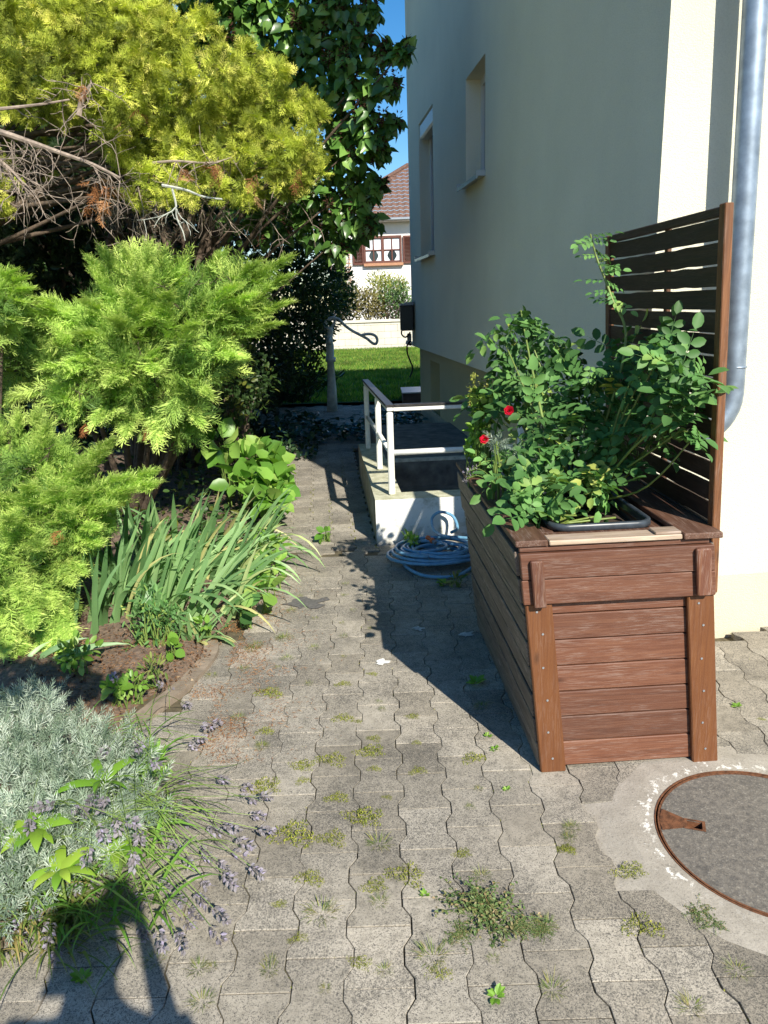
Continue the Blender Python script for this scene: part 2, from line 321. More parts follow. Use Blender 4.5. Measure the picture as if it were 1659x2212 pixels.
def tufts(mb,blobs,tpls,dens,size,k=9,cone=.55,bias=(0,0,.3),lo=.8,rad=.5,inner=.3,tip=.35):
    "needle foliage in separate fans: dark gaps between, light tips outside"
    for c,r in blobs:
        area=4*math.pi*((r[0]*r[1]+r[0]*r[2]+r[1]*r[2])/3);n=max(4,int(area*dens))
        P,nn=shell(c,r,n,lo,1.0);D=nrm(nn+np.array(bias)+RNG.normal(size=(n,3))*.35);T0=np.clip(RNG.normal(.5,.22,n),0,1)
        A=P-D*size*rad
        for j in range(k):
            d=nrm(D+RNG.normal(size=(n,3))*cone);up=nrm(nn+RNG.normal(size=(n,3))*.6+np.array([0,-.2,.5]))
            inst_many(mb,tpls,A+RNG.normal(size=(n,3))*size*.12,basis(d,up),size*RNG.uniform(.7,1.2,n),np.clip(T0+RNG.normal(0,.2,n),0,1))
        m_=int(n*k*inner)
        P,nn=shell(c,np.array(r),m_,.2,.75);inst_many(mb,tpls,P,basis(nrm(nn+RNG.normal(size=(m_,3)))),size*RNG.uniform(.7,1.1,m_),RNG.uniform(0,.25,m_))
def wander(p,d,L,n=6,droop=0,jit=.25,rg=random):
    p=np.array(p,float);d=nrm(np.array(d,float));P=[p.copy()]
    for i in range(n):
        d=nrm(d+np.array([rg.gauss(0,jit),rg.gauss(0,jit),rg.gauss(0,jit)+droop]));p=p+d*L/n;P.append(p.copy())
    return np.array(P)
def twigs(mb,p,d,n,L,r=.004,droop=-.15,spread=.7,sub=3,rg=random):
    for i in range(n):
        dd=nrm(np.array(d)+np.array([rg.gauss(0,spread) for _ in range(3)]));l=L*rg.uniform(.5,1.2)
        P=wander(p,dd,l,6,droop,.22);mb.tube(P,np.linspace(r,r*.35,len(P)),4,cap=False)
        for j in range(sub):
            k=rg.randint(1,5);Q=wander(P[k],nrm(P[k]-P[k-1]+np.array([rg.gauss(0,.6) for _ in range(3)])),l*rg.uniform(.25,.5),4,droop,.25);mb.tube(Q,np.linspace(r*.6,r*.25,len(Q)),3,cap=False)
def branch(mb,P,r0,r1,n=7): mb.tube(P,np.linspace(r0,r1,len(P)),n)
# ============================================================= SETTING
# ground sheet to the horizon
g=MB();g.raw([(-150,-60,-.045),(150,-60,-.045),(150,200,-.045),(-150,200,-.045)],[(0,1,2,3)]);tag(g.build('ground',M['sand']),kind='structure')
BED=[(-3.2,-1),(-1.05,-1),(-1.05,2.0),(-1.0,2.45),(-1.08,2.81),(-.93,3.13),(-.88,3.5),(-.80,3.9),(-.76,4.4),(-.82,5.2),(-.95,6.2),(-1.06,7.9),(-1.22,8.6),(-2.1,9.05),(-8,9.05),(-8,-1)]
BEDN=np.array(BED)
def inside(x,y,P=BEDN):
    r=False;j=len(P)-1
    for i in range(len(P)):
        if (P[i][1]>y)!=(P[j][1]>y) and x<(P[j][0]-P[i][0])*(y-P[i][1])/(P[j][1]-P[i][1])+P[i][0]: r=not r
        j=i
    return r
def zig(v,a=.012,L=.2):
    v=abs(((v/L+.5)%1)-.5)*L            # distance from the waist (0) to the head (L/2)
    return -a if v<.03 else (a if v>.07 else -a+2*a*(v-.03)/.04)
MHC=np.array([1.207,1.992])
def pavers(name,org,rot,i0,i1,j0,j1,keep,seed):
    rg=random.Random(seed);mb=MB();c,s_=math.cos(rot),math.sin(rot);P_=.160;L=.2
    ys=[-.0985,-.07,-.03,.03,.07,.0985]
    for i in range(i0,i1):
        for j in range(j0,j1):
            cx=i*P_;cy=j*L+(L/2 if i%2 else 0)
            wx=org[0]+cx*c-cy*s_;wy=org[1]+cx*s_+cy*c
            if not keep(wx,wy): continue
            w=lambda y:(P_/2+zig(y)-.0016)
            out=[(w(y),y) for y in ys]+[(-w(y),y) for y in ys[::-1]]
            tx,ty,dz=rg.gauss(0,.0045),rg.gauss(0,.0045),abs(rg.gauss(0,.0009))
            ax,ay=rg.gauss(0,.0006),rg.gauss(0,.0006)
            V=[]
            for lvl,(ins,z) in enumerate([(0,-.03),(0,-.0015),(.0013,0)]):
                for x,y in out:
                    xx=x-math.copysign(ins,x);yy=y-(math.copysign(ins,y) if abs(y)>.08 else 0)
                    zz=z+dz+(tx*xx+ty*yy if lvl else 0);X,Y=cx+xx+ax,cy+yy+ay
                    V.append((org[0]+X*c-Y*s_,org[1]+X*s_+Y*c,zz))
            n=12;F=[(l*n+k,l*n+(k+1)%n,(l+1)*n+(k+1)%n,(l+1)*n+k) for l in(0,1) for k in range(n)]+[tuple(range(2*n,3*n))]
            mb.raw(V,F,rg.random())
    return tag(mb.build(name,M['paver']),kind='structure')
def keep_near(x,y):
    if inside(x,y) or y>4.93 : return False
    if math.hypot(x-MHC[0],y-MHC[1])<.475: return False
    if x>1.25 and y>3.50+.1*(x-1.25): return False
    if x>1.2 and y>3.45+.1*(x-1.25): return False
    return True
pavers('pavement',(-.055,0),0,-8,30,1,26,keep_near,1)
mb=MB();nx,ny=70,110;xs=np.linspace(-1.25,2.9,nx);ys=np.linspace(.9,5.05,ny);V=[]
for y in ys:
    for x in xs: V.append((x,y,-.0095+.0045*math.sin(x*3.7+y*2.1)*math.sin(y*4.3-x)+random.uniform(-.0015,.0015)))
mb.raw(V,[(j*nx+i,j*nx+i+1,(j+1)*nx+i+1,(j+1)*nx+i) for j in range(ny-1) for i in range(nx-1) if not(xs[i+1]>1.12 and ys[j+1]>3.35) and math.hypot(xs[i]-MHC[0],ys[j]-MHC[1])>.50])
tag(mb.build('joint_sand',M['sand'],smooth=True),kind='structure')
HR=math.atan(.1)
def keep_far(x,y):
    if inside(x,y) : return False
    if y<5.0-.0*(x) or y>12.9: return False
    if x>1.22-.1*(y-3.48): return False
    if -.02-.075*(y-5.1)<x and 5.2<y<8.9 : return False
    return True
pavers('path',(-.29,4.99),HR*.78,-45,10,0,43,keep_far,2)
# dense joint moss/sand strip is the ground sheet itself; lawn beyond
g=MB();nx,ny=60,50
xs=np.linspace(-25,25,nx);ys=np.linspace(13.05,28.7,ny)
V=[(x,y,.012+.03*RNG.random()) for y in ys for x in xs];F=[(j*nx+i,j*nx+i+1,(j+1)*nx+i+1,(j+1)*nx+i) for j in range(ny-1) for i in range(nx-1)]
g.raw(V,F);tag(g.build('lawn',simple('lawn_turf',(.05,.10,.02),.95,nscale=6,var=.4),smooth=True),kind='structure')
# garden bed soil
def soilz(x,y): return .02+.03*math.sin(x*3.1+1)*math.cos(y*2.3)+.02*math.sin(x*9+y*7)
mb=MB();step=.09;P={};F=[];V=[]
for i in range(int(7/step)):
    for j in range(int(10.2/step)):
        x=-7.6+i*step;y=-1+j*step
        if inside(x+step/2,y+step/2):
            q=[]
            for a,b in((0,0),(1,0),(1,1),(0,1)):
                k=(i+a,j+b)
                if k not in P:
                    X,Y=x+a*step,y+b*step;edge=0 if inside(X+.1,Y) and inside(X,Y) else 1
                    P[k]=len(V);V.append((X+random.uniform(-.02,.02),Y+random.uniform(-.02,.02),(-.028 if edge else soilz(X,Y)+random.uniform(-.012,.012))))
                q.append(P[k])
            F.append(q)
mb.raw(V,F);tag(mb.build('garden_soil',M['soil'],smooth=True),kind='structure')
# concrete edging of the bed
def ribbon(mb,line,w,z0,z1,t=None):
    line=np.array(line,float);T=nrm(np.gradient(line,axis=0));Nn=np.stack([-T[:,1],T[:,0]],1);n=len(line);V=[]
    for z in(z0,z1):
        for sgn in(0,1): V+=[(*(line[i]+Nn[i]*w*sgn),z+random.uniform(-.003,.003)) for i in range(n)]
    q=lambda a,i:a*n+i
    F=[]
    for i in range(n-1): F+=[(q(2,i),q(2,i+1),q(3,i+1),q(3,i)),(q(0,i),q(0,i+1),q(2,i+1),q(2,i)),(q(1,i+1),q(1,i),q(3,i),q(3,i+1))]
    F+=[(0,2*n,3*n,n),(n-1,2*n-1,4*n-1,3*n-1)]
    mb.raw(V,F,t)
def smooth_line(pts,k=8):
    pts=np.array(pts,float);o=[]
    for i in range(len(pts)-1):
        p0,p1,p2,p3=pts[max(i-1,0)],pts[i],pts[i+1],pts[min(i+2,len(pts)-1)]
        for t in np.linspace(0,1,k,endpoint=False): o.append(.5*((2*p1)+(-p0+p2)*t+(2*p0-5*p1+4*p2-p3)*t*t+(-p0+3*p1-3*p2+p3)*t**3))
    o.append(pts[-1]);return np.array(o)
mb=MB();ribbon(mb,smooth_line([(-1.10,2.66),(-1.03,2.86),(-.92,3.14),(-.87,3.42),(-.91,3.62)]),.075,-.03,.022)
tag(mb.build('garden_kerb',M['kerb']),kind='structure')
# ============================================================= HOUSE
house=empty('house',(1.25,3.48,0),HR,label='cream rendered house with a shaded side wall and two deep narrow window openings',cat='house')
H_=6.2;SL=7.56
def lmb(): m_=MB();m_.local=True;return m_
WIN=[(3.19,3.92,2.69,3.58),(5.62,6.62,2.22,3.79)]
w=lmb()
ysp=sorted({0,SL,*[a for q in WIN for a in q[:2]]});zsp=sorted({1.08,H_,*[a for q in WIN for a in q[2:]]})
for a,b in zip(ysp,ysp[1:]):
    for c,d in zip(zsp,zsp[1:]):
        if any(q[0]<=a and b<=q[1] and q[2]<=c and d<=q[3] for q in WIN): continue
        w.raw([(0,a,c),(0,b,c),(0,b,d),(0,a,d)],[(0,3,2,1)])
for y0,y1,z0,z1 in WIN:
    D=.19;w.raw([(0,y0,z0),(0,y1,z0),(0,y1,z1),(0,y0,z1),(D,y0,z0),(D,y1,z0),(D,y1,z1),(D,y0,z1)],[(0,1,5,4),(1,2,6,5),(2,3,7,6),(3,0,4,7)])
w.raw([(0,0,1.08),(.11,0,1.08),(.11,SL,1.08),(0,SL,1.08)],[(0,1,2,3)])
w.raw([(0,SL,1.08),(9,SL,1.08),(9,SL,H_),(0,SL,H_)],[(0,1,2,3)])
w.V=[v for v in w.V];part(w,'side_wall',M['stucco_shade_lift'],house)
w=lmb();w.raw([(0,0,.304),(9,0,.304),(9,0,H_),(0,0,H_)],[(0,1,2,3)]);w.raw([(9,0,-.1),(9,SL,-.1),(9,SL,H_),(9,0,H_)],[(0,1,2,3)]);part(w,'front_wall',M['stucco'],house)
w=lmb();w.box((4.55,-.002+.1,.10),(9.1,.2,.408));part(w,'plinth',M['plinth'],house)
# recessed basement wall with a niche
w=lmb();NY0,NY1,NZ0,NZ1=6.0,6.69,.17,.93
ysp=[.2,NY0,NY1,SL+.02];zsp=[-.1,NZ0,NZ1,1.08]
for a,b in zip(ysp,ysp[1:]):
    for c,d in zip(zsp,zsp[1:]):
        if a==NY0 and c==NZ0: continue
        w.raw([(.11,a,c),(.11,b,c),(.11,b,d),(.11,a,d)],[(0,3,2,1)])
D=.27;w.raw([(.11,NY0,NZ0),(.11,NY1,NZ0),(.11,NY1,NZ1),(.11,NY0,NZ1),(D,NY0,NZ0),(D,NY1,NZ0),(D,NY1,NZ1),(D,NY0,NZ1)],[(0,1,5,4),(1,2,6,5),(2,3,7,6),(3,0,4,7),(4,5,6,7)])
w.raw([(.11,SL+.02,-.1),(9,SL+.02,-.1),(9,SL+.02,1.08),(.11,SL+.02,1.08)],[(0,1,2,3)])
part(w,'basement_wall',M['base'],house)
w=lmb();w.box((.11,3.9,.05),(.016,7.3,.42));part(w,'basement_plinth',simple('painted_base_band',(.46,.42,.31),.9,nscale=8,var=.1),house)
for i,(y0,y1,z0,z1) in enumerate(WIN):
    w=lmb();yc=(y0+y1)/2;zc=(z0+z1)/2;fx=.165
    w.box((fx,y0+.03,zc),(.06,.06,z1-z0-.004));w.box((fx,y1-.03,zc),(.06,.06,z1-z0-.004));w.box((fx,yc,z0+.03),(.058,y1-y0-.12,.06));w.box((fx,yc,z1-.03),(.058,y1-y0-.12,.06))
    win=part(w,'window',M['white_frame'],house)
    w=lmb();w.box((fx,yc,zc),(.012,y1-y0-.12,z1-z0-.12));part(w,'pane',M['glass'],win)
    w=lmb();w.box((.03,yc,z0-.006),(.20,y1-y0+.05,.012));w.box((-.075,yc,z0-.016),(.012,y1-y0+.052,.032));w.box((.0,y0-.018,z0+.014),(.16,.012,.04));w.box((.0,y1+.018,z0+.014),(.16,.012,.04));part(w,'sill',M['alu'],win)
    if i==1:
        w=lmb();w.box((.075,yc,z1-.095),(.13,y1-y0-.02,.17),bev=.02);part(w,'shutter_box',M['white_frame'],win)
        w=lmb();w.box((.012,y0+.012,zc-.1),(.02,.02,z1-z0-.22));part(w,'shutter_rail',M['white_frame'],win)
# roof
w=lmb();e=.5
w.raw([(-e,-e,H_),(9+e,-e,H_),(9+e,SL+e,H_),(-e,SL+e,H_),(-e,-e,H_+.16),(9+e,-e,H_+.16),(9+e,SL+e,H_+.16),(-e,SL+e,H_+.16),(3.6,SL/2,8.6),(5.4,SL/2,8.6)],
 [(3,2,1,0),(0,1,5,4),(1,2,6,5),(2,3,7,6),(3,0,4,7),(4,5,9,8),(5,6,9),(6,7,8,9),(7,4,8)]);part(w,'roof',M['tile'],house)
# downpipe with the elbow at its foot
w=MB();p0=at(1633,0,3.38);p1=at(1582,850,3.38);a=np.array(p0)+(np.array(p0)-np.array(p1))*1.4;L=[a,p0,p1]
foot=np.array(p1);pts=[a,p0,(np.array(p0)+p1)/2,foot]
for k in range(1,7): q=k/6*math.pi*.32;pts.append(foot+np.array([-.20*(1-math.cos(q)),.0,-.20*math.sin(q)]))
dlast=pts[-1]-pts[-2];pts.append(pts[-1]+dlast*3)
w.tube(pts,.0495,20);dp=part(w,'downpipe',M['zinc'],house,smooth=True)
w=MB();c=foot+np.array([0,0,.12]);w.tube([c-np.array([0,0,.004]),c+np.array([0,0,.004])],.0503,24);part(w,'pipe_seam',M['zinc'],dp,smooth=True)
# ============================================================= things on the house corner
b0=at(864,660,10.75);b1=at(886,714,10.75)
mb=empty('meter_box',(float(b0[0]),10.75,float(b1[2])),label='small dark grey box with blue grey lid fixed to the far house corner',cat='box')
w=MB();w.box(((b0[0]+.505)/2,10.8,(b0[2]+b1[2])/2),(.505-b0[0],.26,b0[2]-b1[2]),bev=.012);part(w,'box_body',M['dark_box'],mb)
w=MB();x0,x1=b0[0]-.015,.51;w.raw([(x0,10.65,b0[2]),(x1,10.65,b0[2]),(x1,10.95,b0[2]),(x0,10.95,b0[2]),(x0,10.65,b0[2]+.015),(x1,10.65,b0[2]+.05),(x1,10.95,b0[2]+.05),(x0,10.95,b0[2]+.015)],[(3,2,1,0),(0,1,5,4),(1,2,6,5),(2,3,7,6),(3,0,4,7),(4,5,6,7)]);part(w,'lid',M['box_lid'],mb)
w=MB();P=[b1+np.array(v) for v in((-.12,0,.0),(-.12,0,-.05),(-.07,0,-.09),(-.02,0,-.05),(0,0,-.02))];w.tube(smooth_line(P,5),.012,6);part(w,'conduit',M['rubber'],mb,smooth=True)
cb=empty('cable',(.5,10.85,1.0),label='black cable hanging down below the dark grey box at the house corner',cat='cable')
pts=[at(x,y,10.85) for x,y in((888,735),(880,745),(880,762),(886,780),(891,792),(890,803),(885,815))]
w=MB();w.tube(smooth_line(pts,6),.013,6);part(w,'cable_run',M['rubber'],cb,smooth=True)
w=MB();w.box(at(884,728,10.85),(.06,.08,.10),bev=.01);part(w,'plug',M['conn_grey'],cb)
jb=empty('outdoor_lamp',tuple(at(884,742,10.95)),label='tiny pale sensor light sticking out from the basement corner',cat='lamp')
w=MB();w.box(at(886,741,10.95),(.13,.07,.055),R=Matrix.Rotation(.25,3,'Y'),bev=.01);part(w,'lamp_head',M['white_frame'],jb)
w=MB();w.box(at(884,744,10.90),(.06,.02,.03),R=Matrix.Rotation(.25,3,'Y'),bev=.004);part(w,'lens',M['dark_box'],jb)
# low light-well cover at the far basement corner
q=G(886,875);lc=empty('light_well',(float(q[0]),float(q[1]),0),HR,label='low concrete light well with a grey metal cover at the far basement corner',cat='light well')
w=MB();w.box((q[0]+.05,q[1]+.35,.10),(.34,.8,.20),bev=.01);part(w,'well_wall',simple('dark_red_concrete',(.11,.07,.06),.9,nscale=10,var=.3),lc)
w=MB();w.box((q[0]+.05,q[1]+.35,.213),(.37,.83,.02));part(w,'cover',M['alu'],lc)
# ============================================================= TERRACE (white low wall, well, landing)
ter=empty('entrance_steps',(-.06,5.156,0),label='white rendered low wall round a dark concrete landing beside the house',cat='steps')
NC=np.array([-.06,5.156]);db=nrm(np.array([-.078,1.]));dr=nrm(np.array([1,.055]))
def quadprism(mb,c4,z0,z1,t=None): mb.raw([(*p,z) for z in(z0,z1) for p in c4],[(3,2,1,0),(4,5,6,7),(0,1,5,4),(1,2,6,5),(2,3,7,6),(3,0,4,7)],t)
TZ=.33;A=NC;B=NC+db*2.25;TH=.21
w=MB();quadprism(w,[A,A+dr*1.17,A+dr*1.17+db*.20,A+db*.20],-.03,TZ);part(w,'front_wall',None,ter);fw=bpy.data.objects['front_wall.001'] if 'front_wall.001' in bpy.data.objects else bpy.data.objects['front_wall']
mm,nt,b=mat('stained_white_render');v=coords(nt,kind='World')
dirt=noise(nt,v,7,6,.7);c=ramp(nt,dirt,[(.30,(.40,.39,.30)),(.48,(.76,.76,.73)),(.7,(.82,.82,.80))])
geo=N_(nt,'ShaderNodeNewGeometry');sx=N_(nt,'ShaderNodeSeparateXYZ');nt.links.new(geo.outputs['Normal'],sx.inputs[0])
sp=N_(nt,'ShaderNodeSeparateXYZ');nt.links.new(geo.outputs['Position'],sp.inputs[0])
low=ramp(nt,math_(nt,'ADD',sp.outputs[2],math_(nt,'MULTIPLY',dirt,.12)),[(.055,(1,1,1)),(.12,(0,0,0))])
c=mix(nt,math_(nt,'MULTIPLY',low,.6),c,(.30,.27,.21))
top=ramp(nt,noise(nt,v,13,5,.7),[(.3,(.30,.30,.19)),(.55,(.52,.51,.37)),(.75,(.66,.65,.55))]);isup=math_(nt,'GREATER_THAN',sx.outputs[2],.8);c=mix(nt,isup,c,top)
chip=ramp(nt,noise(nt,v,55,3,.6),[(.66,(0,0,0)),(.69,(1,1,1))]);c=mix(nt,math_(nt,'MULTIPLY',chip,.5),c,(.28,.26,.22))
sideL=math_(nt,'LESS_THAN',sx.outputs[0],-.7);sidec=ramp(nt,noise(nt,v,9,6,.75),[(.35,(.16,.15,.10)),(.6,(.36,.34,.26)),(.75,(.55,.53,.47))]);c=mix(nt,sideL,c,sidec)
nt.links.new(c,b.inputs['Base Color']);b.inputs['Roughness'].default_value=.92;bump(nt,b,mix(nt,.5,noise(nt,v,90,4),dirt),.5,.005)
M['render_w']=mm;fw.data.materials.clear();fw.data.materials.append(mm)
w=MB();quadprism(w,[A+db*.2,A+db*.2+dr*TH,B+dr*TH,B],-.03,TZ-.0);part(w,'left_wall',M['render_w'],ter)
M['dark_conc']=simple('dark_stained_concrete',(.15,.145,.13),.9,nscale=9,var=.45,bumps=.4)
LY=1.52
w=MB();p=A+db*LY+dr*TH;quadprism(w,[p,p+dr*1.2,p+dr*1.2+db*2.1-dr*.12,p+db*2.1],-.03,.290);part(w,'landing',M['dark_conc'],ter)
w=MB();p=A+db*(LY-.003)+dr*(TH+.003);quadprism(w,[p,p+dr*1.2,p+dr*1.2+db*.05,p+db*.05],.278,.305);part(w,'edge_strip',simple('pale_nosing',(.48,.47,.40),.9,nscale=20,var=.35),ter)
w=MB();p=A+db*.2+dr*TH;quadprism(w,[p,p+dr*1.0,p+dr*1.0+db*(LY-.2),p+db*(LY-.2)],-.03,.04);part(w,'well_floor',M['dark_conc'],ter)
# railing
rl=empty('metal_railing',(.064,5.3,TZ),label='white metal railing with a flat black handrail on the low terrace wall',cat='railing')
posts=[(.064,5.3),(-.022,6.17),(-.131,7.12),(1.02,5.36)];RZ=.965
for x,y in posts[:]:
    w=MB();w.box((x,y,(TZ+RZ)/2-.01),(.046,.046,RZ-TZ-.02),R=Matrix.Rotation(HR,3,'Z'),bev=.014);part(w,'post',M['white_paint'],rl)
def beam(mb,a,b,wd,ht,bev=.006):
    a=np.array(a,float);b=np.array(b,float);d=b-a;L=np.linalg.norm(d);R=Matrix(basis(np.array([d]),np.array([(0,0,1.)]))[0].tolist());mb.box((a+b)/2,(wd,L,ht),R=np.array(R),bev=bev)
c0=np.array([.064,5.3]);d1=nrm(np.array(posts[2])-c0);d2=nrm(np.array(posts[3])-c0)
w=MB();beam(w,(*(c0-d1*.03),RZ+.0),(*(np.array(posts[2])+d1*.03),RZ),.046,.03);beam(w,(*(c0+d2*.025),RZ-.001),(*(np.array(posts[3])),RZ-.001),.046,.032);part(w,'top_rail',M['white_paint'],rl)
w=MB();beam(w,(*(c0-d1*.035),RZ+.024),(*(np.array(posts[2])+d1*.04),RZ+.024),.062,.018,.005);beam(w,(*(c0+d2*.032),RZ+.023),(*(np.array(posts[3])+d2*.0),RZ+.023),.060,.018,.005);part(w,'handrail',M['black_cap'],rl)
w=MB();w.tube([(*c0,.645),(*posts[1],.645),(*posts[2],.645)],.019,12);w.tube([(*c0,.646),(*posts[3],.646)],.021,12);part(w,'middle_rail',M['white_paint'],rl,smooth=True)
# ============================================================= HOSE
hs=empty('garden_hose',(.36,4.75,0),label='coiled blue grey garden hose with an orange connector by the white low wall',cat='hose')
rg=random.Random(5);pts=[];cx,cy=.335,4.78
for k in range(11):
    ra=rg.uniform(.15,.34);rb=ra*rg.uniform(.52,.85);ox,oy=rg.uniform(-.08,.10),rg.uniform(-.08,.07);z0=.014+.0105*k*rg.uniform(.6,1.1)
    for a in np.linspace(0,2*math.pi,20,endpoint=False):
        pts.append((cx+ox+ra*math.cos(a+k*.5),cy+oy+rb*math.sin(a+k*.5),z0+.012*rg.random()))
pts=np.array(pts);ker=np.array([1,2,3,2,1])/9
for i in range(3): pts[:,i]=np.convolve(np.pad(pts[:,i],2,mode='edge'),ker,'valid')
w=MB();w.tube(pts,.0115,8)
w.tube(smooth_line([(.62,4.62,.03),(.45,4.40,.02),(.24,4.42,.02),(.12,4.62,.03),(.16,4.82,.05),(.35,4.93,.07)],8),.0115,8)
w.tube(smooth_line([at(975,1150,4.9),at(988,1140,5.0),at(978,1115,5.1),at(953,1106,5.12),at(934,1118,5.11),at(936,1142,5.05),at(950,1155,4.9),at(972,1160,4.8)],8),.0115,8)
part(w,'hose_coils',M['hose'],hs,smooth=True)
w=MB();p=at(922,1160,4.83);q=at(936,1169,4.78);w.tube([p,p+(q-p)*.3,p+(q-p)*.32,p+(q-p)*.7,p+(q-p)*.72,q],[.014,.017,.012,.012,.019,.019],12);part(w,'connector',M['orange'],hs,smooth=True)
w=MB();w.tube([q,q+(q-p)*.35],.0145,12);part(w,'coupling',M['conn_grey'],hs,smooth=True)
# ============================================================= WATER PUMP
pb=G(717,888);px0,py0=pb[0],pb[1]
pu=empty('water_pump',(float(px0),float(py0),0),label='old grey cast iron hand pump with a long curved lever behind the path',cat='water pump')
u=lambda x,y:at(x,y,py0)
def colm(ax,ay,bx,by,ra,rb,n=16): return [u(ax,ay),u(bx,by)],[ra,rb]
sc=py0*1.02/1600
w=MB();P=[(718,890),(717,840),(714,783),(714,781),(714,773),(713,771),(713,745),(712,742),(711,720),(711,712),(710,712),(710,706)]
Rr=[14,11.5,8.5,13,13,10,9.5,9,9,11,11.5,9]
w.tube([u(*p) for p in P],[r*sc*.83 for r in Rr],20);part(w,'pump_body',M['pump'],pu,smooth=True)
w=MB();yoke=[(704,708),(703,700),(706,693),(714,688),(724,687)];w.tube(smooth_line([u(*p) for p in yoke],5),.03,8);w.tube(smooth_line([u(716,707),u(721,700),u(724,690)],5),.022,8);part(w,'yoke',M['pump'],pu,smooth=True)
w=MB();lv=[(722,687),(733,691),(745,703),(760,714),(775,722),(792,731),(803,740),(811,743),(815,736),(812,727),(803,722),(790,722),(778,725)];w.tube(smooth_line([u(*p) for p in lv],6),.022,8)
part(w,'lever',M['pump'],pu,smooth=True)
w=MB();w.tube([u(713,730)+np.array([0,.02,0]),u(713,730)+np.array([0,-.12,0])],.045,12);w.tube([u(713,730)+np.array([0,-.12,0]),u(713,738)+np.array([0,-.2,-.02])],.03,12);part(w,'spout',M['pump'],pu,smooth=True)
# ============================================================= WOODEN PLANTER
PLr=.05;pl=empty('wooden_planter',(.545,2.385,0),PLr,label='tall weathered brown wooden planter box with corner posts beside the house',cat='planter')
PW,PD=.672,1.28
def wp(x,y,z): return (x-.092*z/.885-.0*y,y+.012*z/.885,z)       # the old box leans a little
def lb(mb,x0,x1,y0,y1,z0,z1,bev=.003,t=None):
    mb.box(((x0+x1)/2,(y0+y1)/2,(z0+z1)/2),(x1-x0,y1-y0,z1-z0),bev=bev,warp=wp,t=random.random() if t is None else t)
rg=random.Random(3)
w=lmb();zs=[.012,.115,.218,.320,.423,.525,.625,.672]
for a,b in zip(zs,zs[1:]): lb(w,.08,PW-.085,.012+rg.uniform(-.001,.001),.034,a,b-.0045)
part(w,'lower_panel',M['wood_f'],pl)
w=lmb();lb(w,-.004,PW+.004,-.022,.004,.676,.766,t=.55);lb(w,-.002,PW+.002,-.025,.004,.769,.862,t=.3);lb(w,.0,PW-.01,-.012,.004,.865,.884,t=.2);part(w,'upper_flap',M['wood_f'],pl)
for x0,x1 in((.004,.098),(PW-.092,PW+.004)):
    w=lmb();lb(w,x0,x1,-.010,.012,0,.674,bev=.004);po=part(w,'corner_post',M['wood_post'],pl)
    for zz,dx in((.06,.5),(.17,.42),(.30,.5),(.43,.45),(.56,.55),(.645,.4)):
        w=lmb();xx=x0+(x1-x0)*dx;w.tube([wp(xx,-.0105,zz),wp(xx,-.0125,zz)],.0042,8);part(w,'screw',M['alu'],bpy.data.objects[po.name])
    w=lmb();lb(w,x0+.012,x1-.012,.014,.05,0,.86);part(w,'inner_post',M['wood_post'],pl)
for x0,x1,z0,z1 in((.028,.072,.672,.842),(PW-.070,PW-.018,.684,.856)):
    w=lmb();lb(w,x0,x1,-.045,-.0255,z0,z1,bev=.004);part(w,'batten',M['wood_bat'],pl)
# side panels
for sx,nm in((0,'left'),(1,'right')):
    w=lmb();x=.0 if not sx else PW-.018
    for a,b in zip(zs[:-1],zs[1:-1]+[.66]): lb(w,x+rg.uniform(-.003,.003),x+.018,.02,PD,a,b-.010)
    lb(w,x-.010 if not sx else x,x+.018 if not sx else x+.028,.006,PD,.672,.762,t=.3);lb(w,x-.014 if not sx else x,x+.018 if not sx else x+.032,.006,PD,.775,.862,t=.7)
    part(w,'side_panel',M['wood_side'],pl)
w=lmb()
for a,b in zip(zs,zs[1:]): lb(w,.02,PW-.02,PD-.02,PD,a,b-.006)
lb(w,.0,PW,PD-.02,PD+.01,.676,.862);part(w,'back_panel',M['wood_f'],pl)
w=lmb();lb(w,-.012,.100,-.020,PD+.02,.886,.908,t=.35);part(w,'rim_board',M['wood_rim'],pl)
w=lmb();lb(w,PW-.105,PW+.030,-.030,PD+.02,.887,.909,t=.6);part(w,'rim_board',M['wood_rim'],pl)
w=lmb();lb(w,.103,PW-.109,-.024,.048,.888,.906,t=.8);lb(w,PW-.20,PW-.11,-.018,.040,.9065,.916,t=.5);part(w,'front_rim',M['wood_pale'],pl)
w=lmb()
lb(w,.101,PW-.106,.055,.135,.868,.886,t=.4);lb(w,.101,.165,.14,PD,.866,.884,t=.2);lb(w,PW-.16,PW-.106,.14,PD,.866,.884,t=.3);lb(w,.17,PW-.165,.62,.70,.867,.885,t=.5);lb(w,.17,PW-.165,PD-.09,PD,.867,.885,t=.5)
part(w,'deck_boards',M['wood_rim'],pl)
